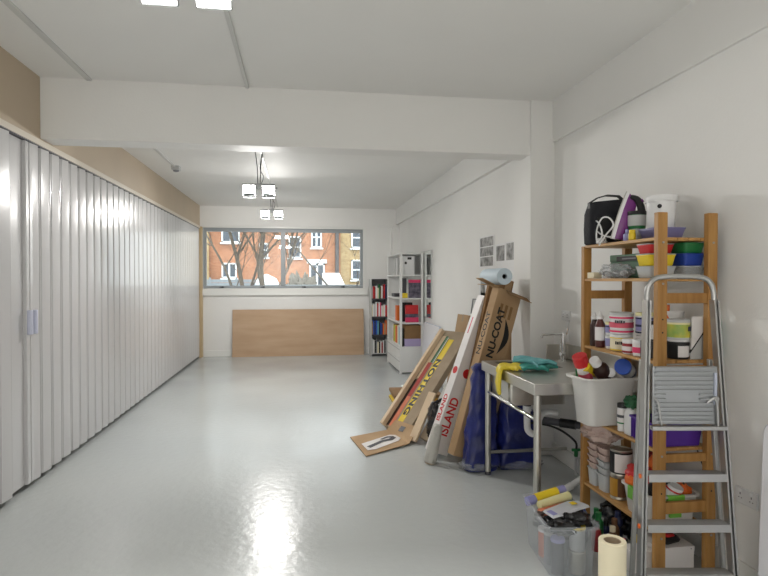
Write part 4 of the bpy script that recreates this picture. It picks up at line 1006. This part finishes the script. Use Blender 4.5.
def tin(label, x, y, z, r, h, m, labm, tl=None, lf=(.12, .88), half=None):
    t = thing('paint_tin', label, 'tin', (x, y, z + e), tl or (0, 0, 0))
    B().lathe([(r, 0), (r * 1.02, .002), (r * 1.02, .006), (r, .008), (r, h - .008), (r * 1.02, h - .006), (r * 1.02, h), (r * .95, h), (r * .95, h - .006), (r * .8, h - .006), (r * .78, h - .003), (.001, h - .003)], 28, cap1=False).build('can', m, t)
    if labm: band(r + .0005, h * lf[0], h * lf[1], 28).build('label', labm, t, smooth=30)
    if half: band(r + .0016, h * .14, h * .86, 28, *half[1:]).build('label_panel', half[0], t, smooth=30)
    return t
tin('lower amber tin with a dark red base on the fifth shelf', 1.955, 3.235, z5, .052, .15, 'tin', 'brown', half=('amber', 150, 230))
t = tin('upper paint tin with white and black label stacked on the amber tin', 1.962, 3.225, z5 + .152, .064, .155, 'tin', 'black', lf=(.08, .92), half=('white_card', 205, 320))
pot('red_tub', 'dark red tub behind the upper paint tin on the fifth shelf', 'tub', 2.10, 3.20, z5, .05, .30, 'deep_red', 'deep_red')
# white tray box with lime clips
t = thing('clip_box', 'white storage box with lime green clips full of odds and ends', 'box', (2.035, 2.955, z5 + e))
w_, d_, h_ = .30, .27, .165
B().rings([(w_ * .86, d_ * .86, 0, .03), (w_ * .88, d_ * .88, .005, .03), (w_, d_, h_ - .012, .035), (w_ + .025, d_ + .025, h_ - .012, .04), (w_ + .025, d_ + .025, h_, .04), (w_ - .01, d_ - .01, h_, .03), (w_ * .85, d_ * .85, .008, .025)], 5).build('body', 'milky', t)
for s_ in (-1, 1):
    B().box(-.05, .05, s_ * (d_ / 2 + .006) - .012, s_ * (d_ / 2 + .006) + .012, h_ - .04, h_ + .004).build('clip', 'lime', t, bevel=.004)
    B().box(-.035, .035, s_ * (d_ / 2) - .012, s_ * (d_ / 2) + .006, .045, .07).build('clip_tab', 'lime', t, bevel=.004)
    B().box(s_ * (w_ / 2 + .006) - .012, s_ * (w_ / 2 + .006) + .012, -.02, .05, h_ - .07, h_ + .003).build('clip', 'lime', t, bevel=.004)
tag(B().blob(.075, .10, .065, .25, 2.5, 11).build('red_cloth', 'red', loc=(1.965, 3.03, z5 + .205)), 'bright red cloth bundle heaped in the clip box', 'cloth')
tag(B().blob(.03, .05, .03, .2, 2.5, 12).build('orange_sponge', 'orange', loc=(1.90, 3.02, z5 + .185)), 'orange sponge at the left rim of the clip box', 'sponge')
pot('tipped_pot', 'white pot with red bands tipped over in the clip box', 'pot', 2.03, 2.87, z5 + .125, .042, .095, 'white_plastic', 'white_plastic', None, stripes=((.08, .14, 'red'), (.72, .1, 'red')), tilt=(R(18), R(16), 0))
tag(B().blob(.055, .05, .045, .25, 2.5, 14).build('orange_cloth', 'orange', loc=(2.13, 2.90, z5 + .155)), 'orange cloth beside the tipped pot in the clip box', 'cloth')
tag(B().blob(.045, .04, .05, .25, 2.5, 15).build('orange_bag', 'orange', loc=(2.06, 3.03, z5 + .27)), 'orange packet on top of the heap behind the near front post', 'packet')
tag(B().blob(.03, .04, .06, .3, 2.5, 16).build('black_rag', 'black', loc=(1.955, 2.885, z5 + .17)), 'black rag left of the tipped pot in the clip box', 'rag')
tag(B().tube([(1.99, 2.86, z5 + .21), (2.05, 2.84, z5 + .245), (2.11, 2.86, z5 + .225), (2.15, 2.90, z5 + .18)], .006, 8, 5).build('black_cable', 'black'), 'short black cable arching over the tipped pot', 'cable')
tag(B().blob(.05, .05, .06, .3, 2.5, 17).build('pale_rag', 'pale_grey', loc=(2.06, 2.96, z5 + .2)), 'pale crumpled rag in the middle of the clip box', 'rag')
tag(B().tube([(2.27, 2.98, .69), (2.262, 2.93, .60), (2.262, 2.86, .50), (2.262, 2.78, .40)], .004, 6, 4).build('wall_cable', 'black'), 'thin black cable running down the wall behind the shelf unit', 'cable')
# ---- floor under the shelf
t = thing('white_box', 'white cardboard box on the floor under the shelf unit', 'box', (2.045, 2.92, .001))
B().box(-.11, .11, -.10, .10, 0, .125).build('body', 'white_card', t, bevel=.003); B().box(-.112, .112, -.102, .102, .10, .128).build('lid', 'white_card', t, bevel=.002)
for x in (-.09, .09): B().cyl((x, -.1015, .115), (x, -.1035, .115), .004, n=8).build('stud', 'mid_grey', t)
t = thing('tape_gun', 'black and red hand tool lying on the white box under the shelf', 'tool', (2.05, 2.89, .131), R(15))
B().rings([(.12, .06, 0, .02), (.13, .07, .012, .025), (.09, .05, .032, .02)], 4).build('body', 'black', t); B().rings([(.07, .04, .032, .018), (.05, .03, .045, .014)], 4).build('top_shell', 'red', t)
blk('white_carton', 1.78, 1.91, 2.82, 2.92, .001, .12, 'white_card', 'small white carton on the floor behind the stepladder left rail', 'box')
bs = [(1.72, 3.40, .024, .22, 'green', 'green', 'slim green bottle on the floor at the back corner of crate'), (1.78, 3.36, .03, .20, 'royal', 'blue', 'blue bottle on the floor under the far shelf end'), (1.84, 3.30, .026, .19, 'dark_green', 'green', 'dark green bottle with a green cap under the shelf front'),
      (1.72, 3.24, .03, .20, 'black', 'dark_grey', 'black bottle with dark cap behind the crate rim'), (1.80, 3.20, .03, .21, 'green', 'green', 'fat green bottle on the floor between crate and shelf'), (1.87, 3.14, .028, .19, 'brown', 'brown', 'tan brown bottle on the floor beneath the shelf board'),
      (1.73, 3.10, .027, .20, 'deep_red', 'black', 'deep red bottle with black cap by the crate'), (1.81, 3.06, .028, .18, 'brown', 'cream', 'brown bottle with cream cap on the floor by the crate'), (1.74, 2.98, .024, .17, 'maroon', 'white_plastic', 'maroon bottle with a white cap right of the crate'),
      (1.81, 2.955, .026, .15, 'umber', 'pink', 'short bottle with pink cap beside the masking roll'), (1.93, 3.02, .026, .18, 'yellow', 'black', 'yellow bottle with black cap on the floor behind the near post'), (1.94, 3.22, .03, .20, 'navy', 'navy', 'navy bottle in the shadow under the lowest board')]
bs += [(1.77, 3.29, .022, .15, 'pale_grey', 'royal', 'small pale bottle with blue cap among the green bottles on the floor'), (1.86, 3.22, .024, .14, 'navy', 'black', 'short navy bottle with black cap at the shelf front edge'), (1.77, 3.13, .022, .13, 'dark_green', 'dark_green', 'stubby dark green bottle between the fat green and deep red bottles'), (1.855, 3.0, .022, .12, 'black', 'black', 'small black bottle beside the white carton on the floor'), (1.70, 3.33, .02, .2, 'black', 'black', 'thin black bottle against the far crate side')]
bs = [(x, y, r, h * .86, a, c, lab) for x, y, r, h, a, c, lab in bs]
tag(B().blob(.11, .12, .085, .3, 2.6, 31, c=(0, 0, .084), flat=-.0838).build('bin_bag', 'bin_bag', loc=(2.06, 3.20, .001)), 'black bin bag under the lowest board behind the bottles', 'bin bag')
tag(B().blob(.10, .11, .07, .3, 2.6, 33, c=(0, 0, .07), flat=-.0698).build('bin_bag', 'bin_bag', loc=(2.05, 3.42, .001)), 'dark bag at the far floor corner under the shelf unit', 'bin bag')
for x, y, r, h, a, c, lab in bs: bottle('small_bottle', lab, x, y, 0, r, h, a, c, .03, r * .6)

# ------------------------------------------------------------------ stepladder (folded)
t = thing('stepladder', 'folded aluminium stepladder standing against the near end of the shelf unit', 'stepladder', (1.862, 2.50, 0), R(-8))
def rail(b, p0, p1, wx, wy):
    b.loft([[(p[0] + sx * wx / 2, p[1] + sy * wy / 2, p[2]) for sx, sy in ((-1, -1), (1, -1), (1, 1), (-1, 1))] for p in (p0, p1)])
BW, TW = .232, .168
fx = lambda z: BW + (TW - BW) * z / 1.5
fy = lambda z: -.03 + .09 * z / 1.5
for s_ in (-1, 1):
    b = B()
    for dx, dy, wx, wy in ((-.0115, 0, .003, .045), (.0115, 0, .003, .045), (0, .008, .022, .004), (-.008, -.0205, .006, .004), (.008, -.0205, .006, .004)):
        rail(b, (s_ * BW + dx, fy(0) + dy, .02), (s_ * TW + dx, fy(1.5) + dy, 1.5), wx, wy)
    rr = b.build('front_rail', 'aluminium', t, smooth=0)
    B().box(s_ * BW - .02, s_ * BW + .02, fy(0) - .03, fy(0) + .03, 0, .035).build('foot', 'dark_grey', rr, bevel=.005)
    b = B()
    for z in (.41, .65): b.cyl((s_ * (fx(z) + .014), fy(z), z - .01), (s_ * (fx(z) + .018), fy(z), z - .01), .012, n=12)
    b.build('rivet', 'orange', rr)
    b = B(); rail(b, (s_ * (BW + .004), fy(0) + .095, .015), (s_ * (TW + .004), fy(1.2) + .06, 1.2), .020, .026)
    lg = b.build('rear_leg', 'alu_matt', t, bevel=.004)
    B().box(s_ * (BW + .004) - .015, s_ * (BW + .004) + .015, fy(0) + .077, fy(0) + .113, 0, .03).build('foot', 'dark_grey', lg, bevel=.004)
hz = [(s, z) for s, z in ()]
B().tube([(-TW, fy(1.5), 1.46), (-TW + .002, fy(1.5) + .003, 1.54), (-TW + .018, fy(1.55), 1.585), (-TW + .06, fy(1.6), 1.612), (0, fy(1.6), 1.618), (TW - .06, fy(1.6), 1.612), (TW - .018, fy(1.55), 1.585), (TW - .002, fy(1.5) + .003, 1.54), (TW, fy(1.5), 1.46)], .0135, 12, 5).build('hand_hoop', 'aluminium', t)
for z in (.175, .41, .65):
    wv = fx(z) - .014
    td = B().box(-wv, wv, -.026, .05, -.004, .004).box(-wv, wv, -.03, -.025, -.032, .006)
    for k in range(5): td.box(-wv, wv, -.018 + k * .013, -.013 + k * .013, .004, .006)
    td.build('tread', 'aluminium', t, bevel=.0015, loc=(0, fy(z), z), rot=(R(-3), 0, 0))
B().box(-fx(.885) + .014, fx(.885) - .014, -.035, .0, .873, .893).build('platform_bar', 'aluminium', t, bevel=.003)
pz0, pz1, pw = .895, 1.18, .168
pf = B().box(-pw, pw - .02, -.006, .004, pz0, pz1).build('platform', 'platform_grey', t, bevel=.006)
rb = B()
for k in range(13):
    z = pz0 + .015 + k * .0215
    if k in (5, 6): rb.box(-pw + .008, -pw + .06, -.019, -.005, z, z + .009).box(pw - .11, pw - .045, -.019, -.005, z, z + .009)
    else: rb.box(-pw + .008, pw - .045, -.019, -.005, z, z + .009)
rb.build('ribs', 'platform_grey', pf, bevel=.002)
B().box(pw - .04, pw - .026, -.016, -.005, pz0 + .10, pz1 - .03).build('slide_channel', 'lilac_edge', pf, bevel=.002)
B().tube([(-pw + .004, -.012, pz0 + .13), (-pw + .02, -.018, pz0 + .115), (-pw + .03, -.018, pz0 + .06), (-pw + .042, -.016, pz0 - .01)], .006, 8, 4).build('stay', 'aluminium', pf)
B().tube([(pw - .075, -.014, pz0 + .11), (pw - .04, -.020, pz0 + .135), (pw - .03, -.02, pz0 + .10), (pw - .022, -.016, pz0 - .01)], .007, 8, 4).cyl((pw - .035, -.012, pz0 + .13), (pw - .035, -.028, pz0 + .13), .012).build('stay', 'aluminium', pf)

# ------------------------------------------------------------------ clear crate and its contents
RZ = R(-5.6)
CX, CY = 1.462, 3.035
def cr(x, y): return (CX + x * cos(RZ) - y * sin(RZ), CY + x * sin(RZ) + y * cos(RZ))
t = thing('clear_crate', 'clear plastic crate of painting tools on the floor before the shelf unit', 'crate', (CX, CY, 0), RZ)
B().rings([(.225, .42, .001, .03), (.235, .43, .006, .03), (.262, .465, .272, .035), (.29, .50, .274, .04), (.292, .502, .286, .04), (.285, .495, .289, .04), (.262, .465, .286, .035), (.255, .458, .272, .033), (.228, .424, .008, .028)], 5).build('body', 'clear', t)
rb = B()
for s_ in (-1, 1):
    for k in range(3): rb.box(-.1 + .1 * k - .004, -.1 + .1 * k + .004, s_ * .236 - .004, s_ * .236 + .004, .04, .27)
    for k in range(4): rb.box(s_ * .134 - .004, s_ * .134 + .004, -.18 + .12 * k - .004, -.18 + .12 * k + .004, .04, .27)
def inc(name, label, cat, x, y, z, rot): 
    q = cr(x, y); return thing(name, label, cat, (q[0], q[1], z), (rot[0], rot[1], rot[2] + RZ))
def roll_y(t, r, L, m, wrap, part='sleeve', wl=.6):
    B().lathe([(r * .5, -L / 2), (r, -L / 2), (r, L / 2), (r * .5, L / 2)], 20, Matrix.Rotation(R(90), 4, 'Y')).build(part, m, t)
    if wrap: B().lathe([(r + .001, -L / 2 * wl), (r + .0025, -L / 2 * wl), (r + .0025, L / 2 * wl), (r + .001, L / 2 * wl)], 20, Matrix.Rotation(R(90), 4, 'Y'), False, False).build('label', wrap, t)
t = inc('roller_sleeve', 'lilac roll with a yellow label across the far end of the crate', 'roll', -.01, .19, .295, (0, R(-8), R(18))); roll_y(t, .027, .27, 'lilac', 'yellow')
t = inc('roller_sleeve', 'cream paint roller sleeve lying beside the yellow labelled roll', 'roll', .02, .125, .288, (0, R(-7), R(20))); roll_y(t, .026, .22, 'pale_yellow', None)
t = inc('wood_block', 'terracotta coloured wooden block in the crate below the cream sleeve', 'block', .0, .06, .262, (0, R(-5), R(16)))
slab(t, 'block', 'salmon', -.10, .10, -.03, .03, -.012, .014)
t = inc('paint_brush', 'black handled brush with orange band across the crate', 'brush', -.01, .005, .282, (0, R(-5), R(18)))
B().tube([(-.10, .01, 0), (-.04, .0, .006), (.04, 0, .004), (.10, .015, .0)], .013, 8, 4, rs=[.008, .015, .014, .009]).build('handle', 'black', t); B().cyl((.0, 0, .006), (.03, 0, .005), .0165, n=12).build('ferrule', 'orange', t); B().box(-.13, -.095, -.014, .03, -.008, .008).build('bristles', 'umber', t, bevel=.004)
t = inc('foil_packet', 'torn white packet with a yellow spot lying on the black bag in crate', 'packet', .02, -.05, .303, (0, R(-3), R(20)))
t.scale = (1.12, 1.2, 1)
B().loft([[(x, y, z) for x, y, z in ((-.115, -.045, 0), (-.04, -.05, .004), (.05, -.045, .008), (.125, -.035, .002), (.11, .03, .006), (.05, .045, .010), (-.03, .04, .004), (-.11, .035, 0))], [(x, y, z) for x, y, z in ((-.11, -.04, .012), (-.04, -.045, .018), (.05, -.04, .02), (.12, -.03, .014), (.105, .026, .018), (.05, .04, .022), (-.03, .036, .016), (-.105, .03, .012))]]).build('packet', 'foil_white', t, smooth=20)
slab(t, 'spot', 'yellow', .045, .075, -.005, .025, .0205, .023, .001); slab(t, 'corner_print', 'lilac', -.108, -.08, -.038, .01, .0125, .016, .001)
q = cr(.025, -.10); tag(B().blob(.125, .09, .055, .4, 3.5, 21, nu=36, nv=24).build('plastic_sack', 'bin_bag', loc=(q[0], q[1], .255), rot=(0, 0, RZ + R(14))), 'black crinkled plastic under the white packet in the crate', 'plastic sack')
q = cr(.02, .12); tag(B().blob(.10, .10, .07, .3, 3, 22).build('plastic_sack', 'bin_bag', loc=(q[0], q[1], .185), rot=(0, 0, RZ)), 'black plastic heap at the far end inside the crate', 'plastic sack')
def incr(x, y): return cr(x, y)
for (x, y, r, h, m, lid, lab, nm) in ((-.065, -.165, .036, .19, 'dark_grey', 'lilac', 'blue lidded grey pot inside the near left corner of crate', 'paint_pot'), (.045, -.16, .045, .12, 'tin', 'tin', 'metal tin standing at the bottom of the crate near right', 'paint_pot'),
                             (.0, -.08, .034, .17, 'mid_grey', 'dark_grey', 'mid grey pot in the middle of the crate', 'paint_pot'), (-.07, -.06, .034, .18, 'mid_grey', 'pale_grey', 'grey pot by the left wall of the crate', 'paint_pot'), (-.07, .03, .036, .16, 'salmon', 'white_plastic', 'salmon coloured pot by the left wall of the crate', 'paint_pot')):
    q = cr(x, y); pot(nm, lab, 'pot', q[0], q[1], .010, r, h, m, lid)
q = cr(.045, -.16); pot('glass_jar', 'glass jar with a yellow lid stacked on the tin in crate', 'jar', q[0], q[1], .133, .042, .13, 'clear_milky', 'yellow', lidh=.014)
tag(B().box(-.05, .05, -.09, .09, 0, .12).build('green_pad', 'dark_green', bevel=.004, loc=(*cr(.0, .02), .011), rot=(0, 0, RZ)), 'dark green pad box on the bottom of the clear crate', 'box')
# masking paper roll
t = thing('masking_roll', 'cream masking paper roll standing on end beside the stepladder', 'roll', (1.425, 2.41, 0.0))
B().lathe([(.039, .395), (.039, .399), (.059, .400), (.061, .397), (.061, .004), (.059, .001), (.039, .001), (.039, .395)], 36, cap0=False, cap1=False).build('paper', 'cream', t, smooth=30)
B().lathe([(.0385, .001), (.0385, .396), (.035, .396), (.035, .001), (.0385, .001)], 28, cap0=False, cap1=False).build('core', 'cardboard_grey', t)
